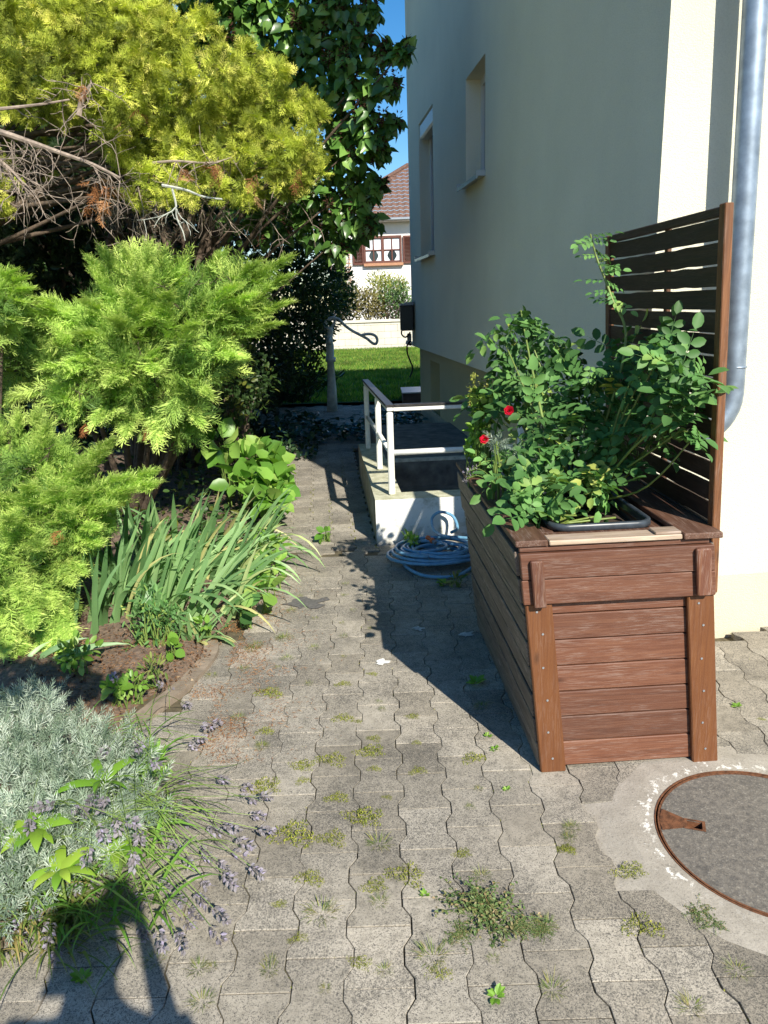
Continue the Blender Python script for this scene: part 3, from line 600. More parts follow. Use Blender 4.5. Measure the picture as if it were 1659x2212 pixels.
# two black tubs sunk into it
def tub(v0,v1,label):
    p=empty('planting_tub',(.545,2.385,0),PLr,label=label,cat='tub',group=None)
    w=lmb();x0,x1=.150,PW-.135;r=.07
    def ring(ins,z):
        o=[]
        for cx,cy,a0 in((x1-r,v1-r,0),(x0+r,v1-r,90),(x0+r,v0+r,180),(x1-r,v0+r,270)):
            for k in range(6):
                a=math.radians(a0+k*18);o.append((cx+(r-ins)*math.cos(a),cy+(r-ins)*math.sin(a),z))
        return [wp(*q) for q in o]
    rings=[ring(.035,.45),ring(.012,.885),ring(0,.888),ring(0,.908),ring(.006,.912),ring(.014,.912),ring(.02,.90),ring(.03,.84)];V=[q for R_ in rings for q in R_];n=24
    F=[(i*n+k,i*n+(k+1)%n,(i+1)*n+(k+1)%n,(i+1)*n+k) for i in range(len(rings)-1) for k in range(n)]+[tuple(range(n))[::-1]]
    w.raw(V,F);part(w,'tub_wall',M['tub'],p,smooth=True)
    w=lmb();w.raw(ring(.027,.855),[tuple(range(24))]);part(w,'potting_soil',simple('dark_potting_soil',(.045,.03,.02),.95,nscale=90,var=.6,bumps=.6),p)
tub(.125,.61,'black plastic tub sunk in the front of the wooden planter, holding the rose')
tub(.71,1.17,'black plastic tub sunk in the back of the wooden planter')
# ============================================================= PRIVACY SCREEN
ps=empty('privacy_screen',(1.15,2.48,0),.03,label='dark brown slatted wooden privacy screen standing behind the planter',cat='screen')
SLn=1.10
def ws(x,y,z): return (x-.05*(z-.95),y,z)
def sb(mb,x0,x1,y0,y1,z0,z1,bev=.003): mb.box(((x0+x1)/2,(y0+y1)/2,(z0+z1)/2),(x1-x0,y1-y0,z1-z0),bev=bev,warp=ws,t=random.random())
for y0,z0,hh in((0,.66,1.962),(SLn,.05,1.955)):
    w=lmb();sb(w,-.010,.018,y0-.021,y0+.021,z0,hh);part(w,'post',M['wood_scrp'],ps)
w=lmb();sb(w,.009,.026,.46,.49,.90,1.93);part(w,'middle_batten',M['wood_scrp'],ps)
for z_ in(1.925,.882):
    w=lmb();sb(w,-.008,.018,.022,SLn-.022,z_,z_+.03);part(w,'frame_rail',M['wood_scr'],ps)
n=14;pt=(1.925-.915)/n
for k in range(n):
    z=.915+pt*(k+.5);w=lmb();hh=pt-.0075;V=[];sg=1 if k%2 else -1
    gap=rg.uniform(-.002,.002)
    for i in range(13):
        y=.015+(SLn-.03)*i/12;bow=sg*.0035*math.sin((y-.475)/.55*math.pi)*1.0;zz=z+rg.uniform(-.0008,.0008)-.006*math.sin(y/SLn*math.pi)*rg.random()
        for dx,dz in((-.004,-hh/2+gap),(.004,-hh/2+gap),(.004,hh/2),(-.004,hh/2)): V.append(ws(.004+bow+dx,y,zz+dz))
    F=[(i*4+a,i*4+(a+1)%4,(i+1)*4+(a+1)%4,(i+1)*4+a) for i in range(12) for a in range(4)]+[(3,2,1,0),(48,49,50,51)]
    w.raw(V,F);part(w,'slat',M['wood_scr'],ps)
# ============================================================= MANHOLE
mh=empty('manhole',(MHC[0],MHC[1],0),label='round concrete manhole cover with a rusty iron rim in the paving',cat='manhole')
mm,nt,b=mat('flaking_white_ring');v=coords(nt,kind='World')
c=ramp(nt,noise(nt,v,12,5,.6),[(.3,(.29,.26,.215)),(.7,(.40,.365,.31))]);vo=N_(nt,'ShaderNodeVectorMath',operation='DISTANCE');nt.links.new(v,vo.inputs[0]);vo.inputs[1].default_value=(MHC[0],MHC[1],0)
band=ramp(nt,vo.outputs['Value'],[(.35,(.2,.2,.2)),(.375,(1,1,1)),(.43,(.5,.5,.5)),(.47,(0,0,0))])
fl=ramp(nt,math_(nt,'MULTIPLY',noise(nt,v,34,5,.72,.5),math_(nt,'ADD',math_(nt,'MULTIPLY',band,.36),.60)),[(.49,(0,0,0)),(.53,(1,1,1))]);fl=math_(nt,'MULTIPLY',fl,ramp(nt,noise(nt,v,3.3,2),[(.42,(.15,.15,.15)),(.56,(1,1,1))]));c=mix(nt,fl,c,(.74,.72,.66))
gr=ramp(nt,noise(nt,v,170,5,.75,1.),[(.40,(1,1,1)),(.47,(0,0,0))]);c=mix(nt,math_(nt,'MULTIPLY',gr,.5),c,(.09,.085,.075))
nt.links.new(c,b.inputs['Base Color']);b.inputs['Roughness'].default_value=.9;bump(nt,b,noise(nt,v,120,4),.5,.003);M['ring']=mm
mm,nt,b=mat('exposed_aggregate_cover');v=coords(nt,kind='World')
c=ramp(nt,noise(nt,v,9,5,.6),[(.3,(.11,.10,.088)),(.7,(.17,.155,.135))]);gv=N_(nt,'ShaderNodeTexVoronoi');gv.inputs['Scale'].default_value=210;nt.links.new(v,gv.inputs['Vector'])
gv.inputs['Randomness'].default_value=1;gc=N_(nt,'ShaderNodeSeparateColor');nt.links.new(gv.outputs['Color'],gc.inputs[0]);c=mix(nt,.42,c,ramp(nt,gc.outputs[0],[(0,(.10,.10,.10)),(.6,(.17,.155,.135)),(.9,(.22,.20,.17)),(1,(.36,.34,.3))]))
nt.links.new(c,b.inputs['Base Color']);b.inputs['Roughness'].default_value=.9;bump(nt,b,mix(nt,.6,gv.outputs['Distance'],noise(nt,v,80,5,.7)),.45,.003);c=mix(nt,1.0,c,ramp(nt,noise(nt,v,45,5,.7),[(.35,(.6,.6,.6)),(.6,(1.1,1.08,1.04))]),'MULTIPLY');nt.links.new(c,b.inputs['Base Color']);M['aggr']=mm
RC=.345
w=MB();nn=72;V=[];rr=[RC+.006,RC+.010,.60,.615]
for r_,z in((RC+.006,-.035),(RC+.006,.003),(.44,.004),(.485,.001),(.53,-.004),(.60,-.006)):
    for k in range(nn):
        a=2*math.pi*k/nn;q=r_*(1+(.02*math.sin(a*3+1)+.015*math.sin(a*7)+.01*math.sin(a*13)) if r_>.48 and r_<.5 else 1);V.append((MHC[0]+q*math.cos(a),MHC[1]+q*math.sin(a),z))
F=[(i*nn+k,i*nn+(k+1)%nn,(i+1)*nn+(k+1)%nn,(i+1)*nn+k) for i in range(5) for k in range(nn)];w.raw(V,F);part(w,'concrete_ring',M['ring'],mh)
w=MB();w.lathe([(RC-.001,-.03),(RC-.001,.004),(RC-.007,.004),(RC-.007,-.03)],(*MHC,0),nn);w.lathe([(RC+.009,-.03),(RC+.009,.0055),(RC+.005,.0055),(RC+.005,-.03)],(*MHC,0),nn)
part(w,'iron_rim',M['rust'],mh)
w=MB();ang=math.radians(161);c,s_=math.cos(ang),math.sin(ang)
def mp(a,b_,z): return (MHC[0]+a*c-b_*s_,MHC[1]+a*s_+b_*c,z)
# cover disc with a sunken lifting pocket
pk=(.205,.252,-.018,.018);V=[];F=[]
for k in range(nn): a=2*math.pi*k/nn;V.append((MHC[0]+(RC-.008)*math.cos(a),MHC[1]+(RC-.008)*math.sin(a),.001))
bm=bmesh.new();outer=[bm.verts.new(v_) for v_ in V];inn=[bm.verts.new(mp(x,y,.001)) for x,y in((pk[0],pk[2]),(pk[1],pk[2]),(pk[1],pk[3]),(pk[0],pk[3]))]
e1=[bm.edges.new((outer[i],outer[(i+1)%nn])) for i in range(nn)];e2=[bm.edges.new((inn[i],inn[(i+1)%4])) for i in range(4)]
bmesh.ops.triangle_fill(bm,edges=e1+e2,use_beauty=True,use_dissolve=False)
bm.faces.ensure_lookup_table();cen=Vector(mp((pk[0]+pk[1])/2,0,.001))
bm.verts.index_update();P=[v_.co[:] for v_ in bm.verts];F=[[v_.index for v_ in f.verts] for f in bm.faces if (f.calc_center_median()-cen).length>.02 or True]
F=[f for f in F if not all(i>=nn for i in f)]
w.raw(P,F,.5);bm.free()
cov=part(w,'cover',M['aggr'],mh)
w=MB();x0,x1,y0,y1=pk;V=[mp(x0,y0,.001),mp(x1,y0,.001),mp(x1,y1,.001),mp(x0,y1,.001),mp(x0,y0,-.035),mp(x1,y0,-.018),mp(x1,y1,-.018),mp(x0,y1,-.035)]
w.raw(V,[(0,1,5,4),(1,2,6,5),(2,3,7,6),(3,0,4,7),(4,5,6,7)])
for a,b_ in(((x0-.01,y0-.008),(x1+.01,y0)),((x0-.01,y1),(x1+.01,y1+.008)),((x0-.01,y0),(x0,y1)),((x1,y0),(x1+.012,y1))):
    V=[mp(a[0],a[1],.0035),mp(b_[0],a[1],.0035),mp(b_[0],b_[1],.0035),mp(a[0],b_[1],.0035)];w.raw(V,[(0,1,2,3)])
V=[mp(x1+.012,y0-.008,.004),mp(RC-.016,-.055,.004),mp(RC-.009,-.02,.004),mp(RC-.0085,.02,.004),mp(RC-.016,.055,.004),mp(x1+.012,y1+.008,.004)];w.raw(V,[tuple(range(6))])
part(w,'lifting_pocket',M['rust'],cov)
# ============================================================= NEIGHBOUR'S PLOT
bw=empty('block_wall',(0,28.8,0),label='long low wall of pale concrete blocks at the far end of the lawn',cat='wall')
w=MB();zt=float(at(800,697,28.8)[2])
rg=random.Random(9);hh=.245
k=0;z=-.1
while z<zt-.05:
    x=-14+(.25 if k%2 else 0);h2=min(hh,zt-z)
    while x<12: w.box((x+.25,28.9+rg.uniform(-.003,.003),z+h2/2),(.496,.2,h2-.005),bev=.008,t=rg.random());x+=.5
    z+=hh;k+=1
part(w,'blocks',M['block'],bw)
w=MB();w.box((-1,28.93,zt/2-.06),(26,.16,zt-.02));part(w,'mortar',simple('grey_mortar',(.33,.30,.25),.95),bw)
w=MB();w.box((-1,28.9,zt+.05),(26.1,.3,.10),bev=.012);part(w,'coping',M['block'],bw)
NY=38.
hz=lambda x,y:at(x,y,NY)
nh=empty('neighbour_house',(float(hz(800,600)[0]),NY,0),label='white neighbouring house with a tiled hip roof and brown shutters beyond the block wall',cat='house')
xl=float(hz(709,560)[0]);ze=float(hz(830,475)[2]);xe=float(hz(684,473)[0]);w0=hz(787,575);w1=hz(867,508)
w=MB();w.box((xl+6,NY+4.05,ze/2+.06),(12,8,ze+.12));part(w,'wall',M['nwhite'],nh)
# tiled roof: stepped courses with a wavy profile
w=MB();rise=math.tan(math.radians(33));e0=NY-.55;course=.33
hipk=1.0
for c in range(14):
    y0=e0+c*course;y1=y0+course*1.06;z0=ze+c*course*rise+.05;z1=ze+(c+1)*course*rise
    xa=xe+c*course*hipk;nx=int((12-c*course)/.075)
    V=[];
    for i in range(nx+1):
        x=xa+i*.075;wv=.025*math.sin(2*math.pi*(x)/.30)
        V+=[(x,y0,z0+wv-.035),(x,y0,z0+wv),(x,y1,z1+wv-.0)]
    F=[]
    for i in range(nx): a=i*3;F+=[(a,a+3,a+4,a+1),(a+1,a+4,a+5,a+2)]
    w.raw(V,F)
w.raw([(xe,e0,ze),(xe+4.6,e0+4.6,ze+4.6*rise),(xe,e0+9.2,ze)],[(0,2,1)])
rf=part(w,'roof',M['tile'],nh)
w=MB();w.tube([(xe-.02,e0,ze+.02),(xe+4.6,e0+4.6,ze+4.6*rise+.06)],.10,10);part(w,'hip_ridge',M['tile'],rf,smooth=True)
w=MB();w.box((xe+6,e0-.05,ze-.02),(12.2,.13,.12),bev=.03);part(w,'gutter',M['alu'],nh)
w=MB();w.box((xe+6,e0+.28,ze-.09),(12,.5,.03));part(w,'soffit',M['nwhite'],nh)
dpx=hz(731,560)[0]
w=MB();w.tube([(dpx,NY-.1,1.5),(dpx,NY-.1,ze-.35),(dpx,NY-.5,ze-.1)],.06,10);part(w,'downspout',M['alu'],nh,smooth=True)
def box2(mb,x0,x1,z0,z1,y,d,bev=.01): mb.box(((x0+x1)/2,y,(z0+z1)/2),(x1-x0,d,z1-z0),bev=bev)
x0,x1,z0,z1=w0[0],w1[0],w0[2]+.12,w1[2]
w=MB();box2(w,x0,x0+.10,z0,z1,NY-.02,.12);box2(w,x1-.10,x1,z0,z1,NY-.02,.12);box2(w,x0+.1,x1-.1,z1-.12,z1,NY-.02,.12);box2(w,x0+.1,x1-.1,z0,z0+.1,NY-.02,.12)
xm=(x0+x1)/2;box2(w,xm-.07,xm+.07,z0+.1,z1-.12,NY-.022,.1)
for xa,xb in((x0+.1,xm-.07),(xm+.07,x1-.1)):
    xc=(xa+xb)/2;box2(w,xc-.03,xc+.03,z0+.1,z1-.12,NY-.03,.05);zm=z0+.1+(z1-z0-.22)*.48;box2(w,xa,xb,zm-.03,zm+.03,NY-.034,.05)
win=part(w,'window',M['nbrown'],nh)
w=MB();box2(w,x0+.1,x1-.1,z0+.1,z1-.12,NY-.003,.002,0);part(w,'pane',M['glass'],win)
w=MB()
for xa,xb in((x0+.1,xm-.07),(xm+.07,x1-.1)):
    zt_=z1-.12;zb=z0+.1;zm=zb+(zt_-zb)*.5;xc=(xa+xb)/2;hw=(xb-xa)/2
    n=24
    for sgn in(-1,1):
        V=[];F=[]
        for i in range(n+1):
            f=i/n;z=zt_-(zt_-zb)*f
            inner=0 if f<.45 else (hw*.62*math.sin(min(1,(f-.45)/.35)*math.pi*.5) if f<.8 else hw*(.62-.35*(f-.8)/.2))
            V+=[(xc+sgn*hw,NY-.008,z),(xc+sgn*inner,NY-.008-.004*math.sin(i),z)]
        for i in range(n): F.append((2*i,2*i+1,2*i+3,2*i+2))
        w.raw(V,F)
part(w,'curtain',M['curtain'],win)
w=MB();box2(w,x0-.02,x1+.06,z0-.14,z0-.005,NY-.06,.2);part(w,'sill',M['nlight'],win)
s0,s1=hz(763,573),hz(784,512)
for xa,xb in((s0[0],s1[0]),(x1+.06,x1+.56)):
    w=MB();zA,zB=s0[2],s1[2];box2(w,xa,xa+.07,zA,zB,NY-.04,.05);box2(w,xb-.07,xb,zA,zB,NY-.04,.05);box2(w,xa+.07,xb-.07,zA,zA+.09,NY-.04,.05);box2(w,xa+.07,xb-.07,zB-.09,zB,NY-.04,.05)
    z=zA+.09
    while z<zB-.1: w.box(((xa+xb)/2,NY-.04,z+.03),(xb-xa-.14,.012,.06),R=np.array(Matrix.Rotation(.7,3,'X')));z+=.062
    part(w,'shutter',M['nbrown'],nh)
tr=empty('trellis',tuple(float(a) for a in (hz(748,640)[0],NY-.2,1.5)),label='thin wooden ladder trellis on the white wall of the neighbouring house',cat='trellis')
w=MB()
for px in(744,756): a=hz(px,655);b_=hz(px+2,548);w.box(((a[0]+b_[0])/2,NY-.12,(a[2]+b_[2])/2),(.035,.03,b_[2]-a[2]))
for py in range(552,650,9): a=hz(742,py);b_=hz(760,py);w.box(((a[0]+b_[0])/2,NY-.155,a[2]),(b_[0]-a[0],.03,.03))
part(w,'slats',M['nlight'],tr)
# ============================================================= PLANTS
OV=oval(.55);OVN=oval(.32);HE=heart();DI=diamond(.35)
def plant(name,loc,label,cat,group=None): return empty(name,tuple(float(a) for a in loc),label=label,cat=cat,group=group)
def B(px,py,Y,rx,rz=None,ry=None):
    s_=Y*1.03/1600;rz=rx if rz is None else rz;return (at(px,py,Y),(rx*s_,(ry if ry else rx)*s_,rz*s_))
# --- hedges and shrubs in front of the neighbour's house
for nm,lab,cat,mt,px,py,rx,rz,Y,sz,dn in(
 ('clipped_hedge','olive brown clipped conifer hedge on the block wall','hedge','lf_olive',795,660,38,34,29.8,.16,60),
 ('laurel_hedge','dark green laurel bush beside the olive brown hedge above the block wall','hedge','lf_laurel',858,650,34,38,29.7,.15,70),
 ('flowering_shrub','yellow green leafy shrub between the hedges and the neighbouring house','shrub','lf_yel',835,622,44,26,31.5,.15,60),
 ('climbing_vine','narrow green vine climbing beside the trellis','vine','lf_basil',737,600,8,42,37.6,.16,80),
 ('garden_shrub','green mixed shrub above the left end of the block wall','shrub','lf_shrub',752,655,30,38,30.5,.17,60)):
    c,r=B(px,py,Y,rx,rz,rx*.8)
    p=plant(nm,(c[0],c[1],0),lab,cat);w=MB()
    bl=[(c,r)]+[(c+np.array([random.uniform(-.6,.6)*r[0],random.uniform(-.5,.5)*r[1],random.uniform(-.5,.8)*r[2]]),tuple(a*.45 for a in r)) for _ in range(5)]
    crown(w,bl,[OVN,DI],dn,sz,inner=.5);part(w,'foliage',M[mt],p)
    w=MB();twigs(w,(c[0],c[1],.9),(0,0,1),6,c[2]-.4,.03,0,.25);part(w,'stems',M['bark'],p)
fl=plant('red_flower',at(714,578,30.2),'single orange red flower high on a stem left of the neighbouring downspout','flower')
w=MB();P,nn=shell(at(714,578,30.2),(.13,.13,.11),60,.3,1);w.inst(OV,P,basis(nn),.10);part(w,'petals',M['petal2'],fl)
w=MB();w.tube([at(714,580,30.2),at(716,640,30.3)],.012,5);part(w,'stem',M['lf_lavst'],fl)
# --- background trees (close the view behind the lilac and hedge)
def tree(name,label,base,Ht,blobs,tpls,mt,dens,size,trunk_r=.12,cat='tree',mats='bark',**k):
    p=plant(name,base,label,cat);w=MB();b0=np.array(base,float)
    for c,r in blobs:
        c=np.array(c);m_=b0+(c-b0)*.5+np.array([0,0,.2*Ht])*.3;L=smooth_line([b0+np.array([random.uniform(-.05,.05),random.uniform(-.05,.05),0]),b0*.7+m_*.3+np.array([0,0,.1]),m_,c],5);w.tube(L,np.linspace(trunk_r,trunk_r*.15,len(L)),7,cap=False)
    part(w,'trunk',M[mats],p,smooth=True)
    w=MB();crown(w,blobs,tpls,dens,size,**k);part(w,'crown',M[mt],p);return p
rg=random.Random(12)
bl=[((rg.uniform(-8.5,-2.6),rg.uniform(15.5,18),rg.uniform(2.2,7.5)),(1.3,1.1,1.1)) for _ in range(26)]
tree('broadleaf_tree','tall dark broadleaf tree far behind the hedge, left of the lawn',(-5.0,16.6,0),7,bl,[OV],'lf_shrub',42,.20,.2,inner=.6)
# yew hedge, dark, behind the junipers
hg=plant('yew_hedge',(-4,9.6,0),'tall dark evergreen hedge in deep shade behind the junipers','hedge')
w=MB();rg=random.Random(2)
bl=[((-7.4+.62*i+rg.uniform(-.15,.15),9.75+rg.uniform(-.2,.2)-.10*(i>7)*(i-7)*-.9,z),(.62,.55,.55)) for i in range(10) for z in(.35,1.0,1.65,2.3,2.9,3.4)]
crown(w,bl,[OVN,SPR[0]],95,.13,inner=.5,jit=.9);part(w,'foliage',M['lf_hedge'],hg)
w=MB()
for i in range(9): P=wander((-7+.6*i,9.7,0),(rg.uniform(-.1,.1),0,1),3.2,8,0,.08,rg);w.tube(P,np.linspace(.06,.02,len(P)),6,cap=False)
part(w,'trunk',M['bark'],hg,smooth=True)
# dark shrub behind the pump
bl=[B(px,py,Y,r) for px,py,Y,r in((640,600,11.8,60),(690,650,12.6,46),(640,700,12.0,60),(680,740,12.8,36),(600,780,11.2,60),(655,810,12.2,44),(700,590,13.2,36),(735,650,14.2,30),(700,690,13.4,34),(560,700,11.0,60),(610,520,11.6,60),(560,620,10.8,60),(705,545,12.8,28),(740,600,14.3,22))]
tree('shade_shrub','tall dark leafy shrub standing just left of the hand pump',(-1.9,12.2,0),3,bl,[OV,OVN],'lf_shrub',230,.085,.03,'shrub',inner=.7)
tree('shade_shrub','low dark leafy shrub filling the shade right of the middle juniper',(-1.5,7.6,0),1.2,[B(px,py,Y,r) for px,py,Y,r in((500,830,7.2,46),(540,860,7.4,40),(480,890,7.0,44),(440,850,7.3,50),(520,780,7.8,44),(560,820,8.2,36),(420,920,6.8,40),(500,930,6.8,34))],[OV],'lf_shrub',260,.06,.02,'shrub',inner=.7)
fr=plant('fern',(G(640,880)[0],G(640,880)[1],0),'shaded feathery green plant at the edge of the dark crossing path','plant')
w=MB();c=G(625,880)
for i in range(150):
    a=rg.uniform(0,6.28);P=wander(c+np.array([rg.uniform(-.35,.35),rg.uniform(-.25,.25),0]),(math.cos(a)*.5,math.sin(a)*.5,1),rg.uniform(.4,.9),5,-.12,.08,rg);
    w.inst(OVN,P[1:],basis(nrm(np.gradient(P,axis=0)[1:]+RNG.normal(size=(5,3))*.02)),.16)
part(w,'fronds',M['lf_ivy'],fr)
# --- LILAC
bl=[]
for px,py,r,Y in((480,20,46,7.4),(540,40,50,7.2),(600,30,50,7.1),(650,70,46,7.0),(700,50,42,6.9),(740,20,36,6.8),(560,100,50,7.3),(620,140,50,7.1),(690,130,46,6.9),(745,105,36,6.7),(780,80,24,6.6),(800,30,16,6.6),(835,110,16,6.5),
  (770,160,36,6.6),(720,190,46,6.8),(805,190,26,6.5),(650,220,50,7.1),(730,260,42,6.8),(790,245,30,6.5),(840,185,18,6.4),(760,320,40,6.7),(800,300,26,6.5),(845,265,16,6.4),(720,350,46,7.0),(775,390,36,6.8),(740,430,44,6.9),(690,420,46,7.1),(790,440,30,6.8),(760,490,40,6.9),(700,500,44,7.1),(800,480,20,6.7),(730,540,22,6.9),(655,470,44,7.3),(620,420,40,7.4),(590,480,46,7.6),(520,460,46,7.7),
  (560,-60,60,7.2),(680,-50,60,7.0),(770,-60,46,6.8),(500,-130,80,7.3),(640,-150,80,7.1),(750,-150,50,6.9),(460,-30,50,7.5),(820,-40,16,6.6),(640,340,50,7.4),(560,380,50,7.6),(560,180,60,7.5),(460,100,60,7.7),(868,112,13,6.3),(820,330,16,6.6),(815,400,13,6.7)):
    c,r=B(px,py,Y,r*1.0);bl.append((c,r))
lb_=(-1.55,7.9,0.0)
li=plant('lilac',lb_,'tall lilac with heart shaped leaves and brown seed heads beside the house wall','tree')
w=MB();rg=random.Random(31)
for c,r in bl[::4]:
    c=np.array(c);root_=np.array(lb_)+np.array([rg.uniform(-1.1,-.45),rg.uniform(-.3,.3),0]);mid=root_*.45+c*.55;mid[0]=root_[0]*.7+c[0]*.3;L=smooth_line([root_,mid+np.array([rg.uniform(-.1,.1),0,0]),c],8);w.tube(L,np.linspace(rg.uniform(.018,.04),.005,len(L)),6,cap=False)
part(w,'trunk',M['bark'],li,smooth=True)
w=MB()
for c,r in bl:
    n=int(30+ (r[0]/.2)**2*62);P,nn=shell(c,np.array(r)*1.1,n,.25,1.05)
    d=nrm(nn*.5+RNG.normal(size=(n,3))*.45+np.array([0,0,-.55]));up=nrm(nn*.7+np.array([.3,-.8,.5])+RNG.normal(size=(n,3))*.35)
    w.inst(HE,P,basis(d,up),.10*RNG.uniform(.65,1.15,n))
part(w,'crown',M['lf_lilac'],li,smooth=True)
w=MB()
for c,r in bl:
    for _ in range(2):
        p=np.array(c)+np.array([random.uniform(-1,1)*r[0],-.7*r[1],random.uniform(-.8,.8)*r[2]]);P,nn=shell(p,(.035,.035,.07),45,.2,1);w.inst(DI,P,basis(nn),.035)
part(w,'seed_head',M['lf_seed'],li)
# brown stems in shadow beneath it
w=MB();rg=random.Random(8)
for px,y0,y1 in((455,600,430),(430,600,420),(350,600,430),(375,590,430),(285,570,450),(500,580,440),(405,600,460),(330,560,450),(470,590,470),(240,560,470)):
    a=at(px,y0,8.2);b_=at(px+rg.uniform(-45,15),y1,8.2);m_=(a+b_)/2+np.array([rg.uniform(-.08,.08),0,0]);a2=a.copy();a2[2]=0;P=smooth_line([a2,a,m_,b_],5);w.tube(P,np.linspace(.055,.03,len(P)),8,cap=False);twigs(w,m_,(0,-.3,1),4,.5,.010,0,.7,3,rg)
part(w,'lower_stems',M['bark'],li,smooth=True)
# --- CONIFERS
def plume(mb,a,b_,n,size,tpls=None,spread=.42,tr=(.4,1)):
    a=np.array(a,float);b_=np.array(b_,float);ax=nrm(b_-a);t=RNG.random(n)**.8;L=np.linalg.norm(b_-a)
    off=nrm(RNG.normal(size=(n,3)))*(1-t)[:,None]*L*.16
    P=a+(b_-a)*t[:,None]*.92+off;d=nrm(ax+RNG.normal(size=(n,3))*spread*(1.05-t)[:,None])
    up=nrm(RNG.normal(size=(n,3))*.4+np.array([0,-.3,1]));inst_many(mb,tpls or SPR,P,basis(d,up),size*(1.0-.35*t),RNG.uniform(*tr,n))
    mb.inst((tpls or SPR)[0],np.array([a+(b_-a)*.80]),basis(np.array([ax]),np.array([(0,0,1.)])),size*1.05,t=np.array([.9]))
def juniper(name,label,base,blobs,tips,size,dens,core,nplume=26):
    p=plant(name,base,label,'conifer');b0=np.array(base,float)
    w=MB();tufts(w,blobs,SPR,dens,size,8,.42,bias=(.15,-.15,.45),rad=.45,inner=.16)
    for t_ in tips:
        tip=at(*t_);c=np.array(core);st=tip+(c-tip)*min(1,.50/max(.2,np.linalg.norm(c-tip)));plume(w,st,tip,nplume,size)
    part(w,'foliage',M['lf_jun'],p)
    w=MB()
    for c,r in blobs:
        c=np.array(c);m_=(b0+c)/2+np.array([0,0,-.1]);L=smooth_line([b0,m_,c],6);w.tube(L,np.linspace(.045,.01,len(L)),7,cap=False);twigs(w,c,nrm(c-b0),4,max(r)*.9,.006,0,.6,3)
    part(w,'branches',M['bark'],p,smooth=True)
    for c,r in blobs[::3]:
        w=MB();P,nn=shell(np.array(c),np.array(r),1,.95,1.0);nn[:,1]=-abs(nn[:,1]);P=np.array(c)+nn*np.array(r);inst_many(w,SPR,P,basis(nrm(nn+np.array([0,-.4,-.5]))),size*.55*np.ones(1));part(w,'dead_spray',M['lf_brown'],p)
    return p
mid=[B(400,690,5.6,110,95,100),(B(250,760,5.5,110,85,100)),(B(130,740,5.5,80,65,80)),B(330,840,5.4,120,75,90),B(470,630,5.6,80,62,70),B(320,620,5.7,85,60,70),B(200,860,5.3,80,55,70),(B(430,790,5.5,75,70,70)),B(60,790,5.4,70,60,70),B(520,660,5.7,55,55,50),B(390,900,5.5,60,35,50),B(300,690,6.0,110,80,90),B(460,720,6.0,80,70,80)]
tips=[(612,562,5.5),(615,600,5.4),(612,655,5.5),(588,700,5.5),(560,590,5.5),(230,552,5.5),(205,572,5.4),(212,598,5.4),(95,650,5.3),(100,665,5.3),(475,558,5.6),(400,558,5.6),(320,548,5.6),(270,552,5.6),(545,575,5.4),(350,560,5.5),(30,680,5.3),(60,668,5.3),(515,770,5.3),(430,905,5.2),(340,945,5.2),(270,930,5.2),(210,905,5.1),(150,880,5.2),(10,870,5.1),(450,850,5.3),(300,600,5.2),(360,640,5.1),(420,700,5.0),(250,690,5.1),(170,720,5.1),(110,790,5.0),(330,800,5.0),(240,820,5.0),(500,620,5.2),(540,640,5.3),(190,655,5.2),(280,640,5.2)]
juniper('juniper_bush','broad feathery green juniper with spiky tips in the middle of the bed',(-2.1,6.0,0),mid,tips,.23,15,at(330,760,5.8))
low=[B(80,1010,4.2,80,60,80),B(130,1120,4.1,105,75,90),(B(60,1230,4.0,110,85,90)),B(180,1110,4.0,60,42,60),B(20,950,4.3,60,40,60),B(30,1340,3.9,60,42,60),B(150,1210,4.1,50,45,50),B(-80,1150,4.1,110,160,110),B(60,1330,3.75,75,45,70),B(20,1380,3.65,60,30,60),B(110,1310,3.8,50,45,60),B(-20,1290,3.8,90,80,90)]
tips=[(325,1018,3.9),(330,1042,3.85),(235,955,4.0),(222,975,4.0),(185,1005,3.9),(80,898,4.2),(40,900,4.2),(100,915,4.1),(265,1030,3.85),(280,1055,3.8),(175,1230,3.8),(150,1250,3.75),(200,1140,3.8),(210,1170,3.8),(128,1395,3.5),(95,1408,3.5),(40,1410,3.45),(150,1370,3.55),(10,1400,3.4),(70,1340,3.4),(60,1050,3.8),(120,1060,3.75),(150,1100,3.75),(80,1180,3.65),(40,1280,3.6),(110,1300,3.65),(20,1120,3.7),(235,1090,3.8),(180,1060,3.8)]
juniper('juniper_bush','bright green juniper at the left edge with long plumes above the iris leaves',(-2.35,4.5,0),low,tips,.19,24,at(60,1150,4.4),30)
edge=[B(-30,640,5.0,60,50,60),B(5,660,5.0,38,40,40),(B(-60,720,5.0,70,60,70))]
juniper('juniper_bush','small juniper branch end poking in at the left picture edge',(-2.9,5.1,0),edge,[(58,622,4.9),(45,600,5.0),(55,650,4.9),(40,690,4.9),(20,590,5.0)],.20,18,at(-40,660,5.2))
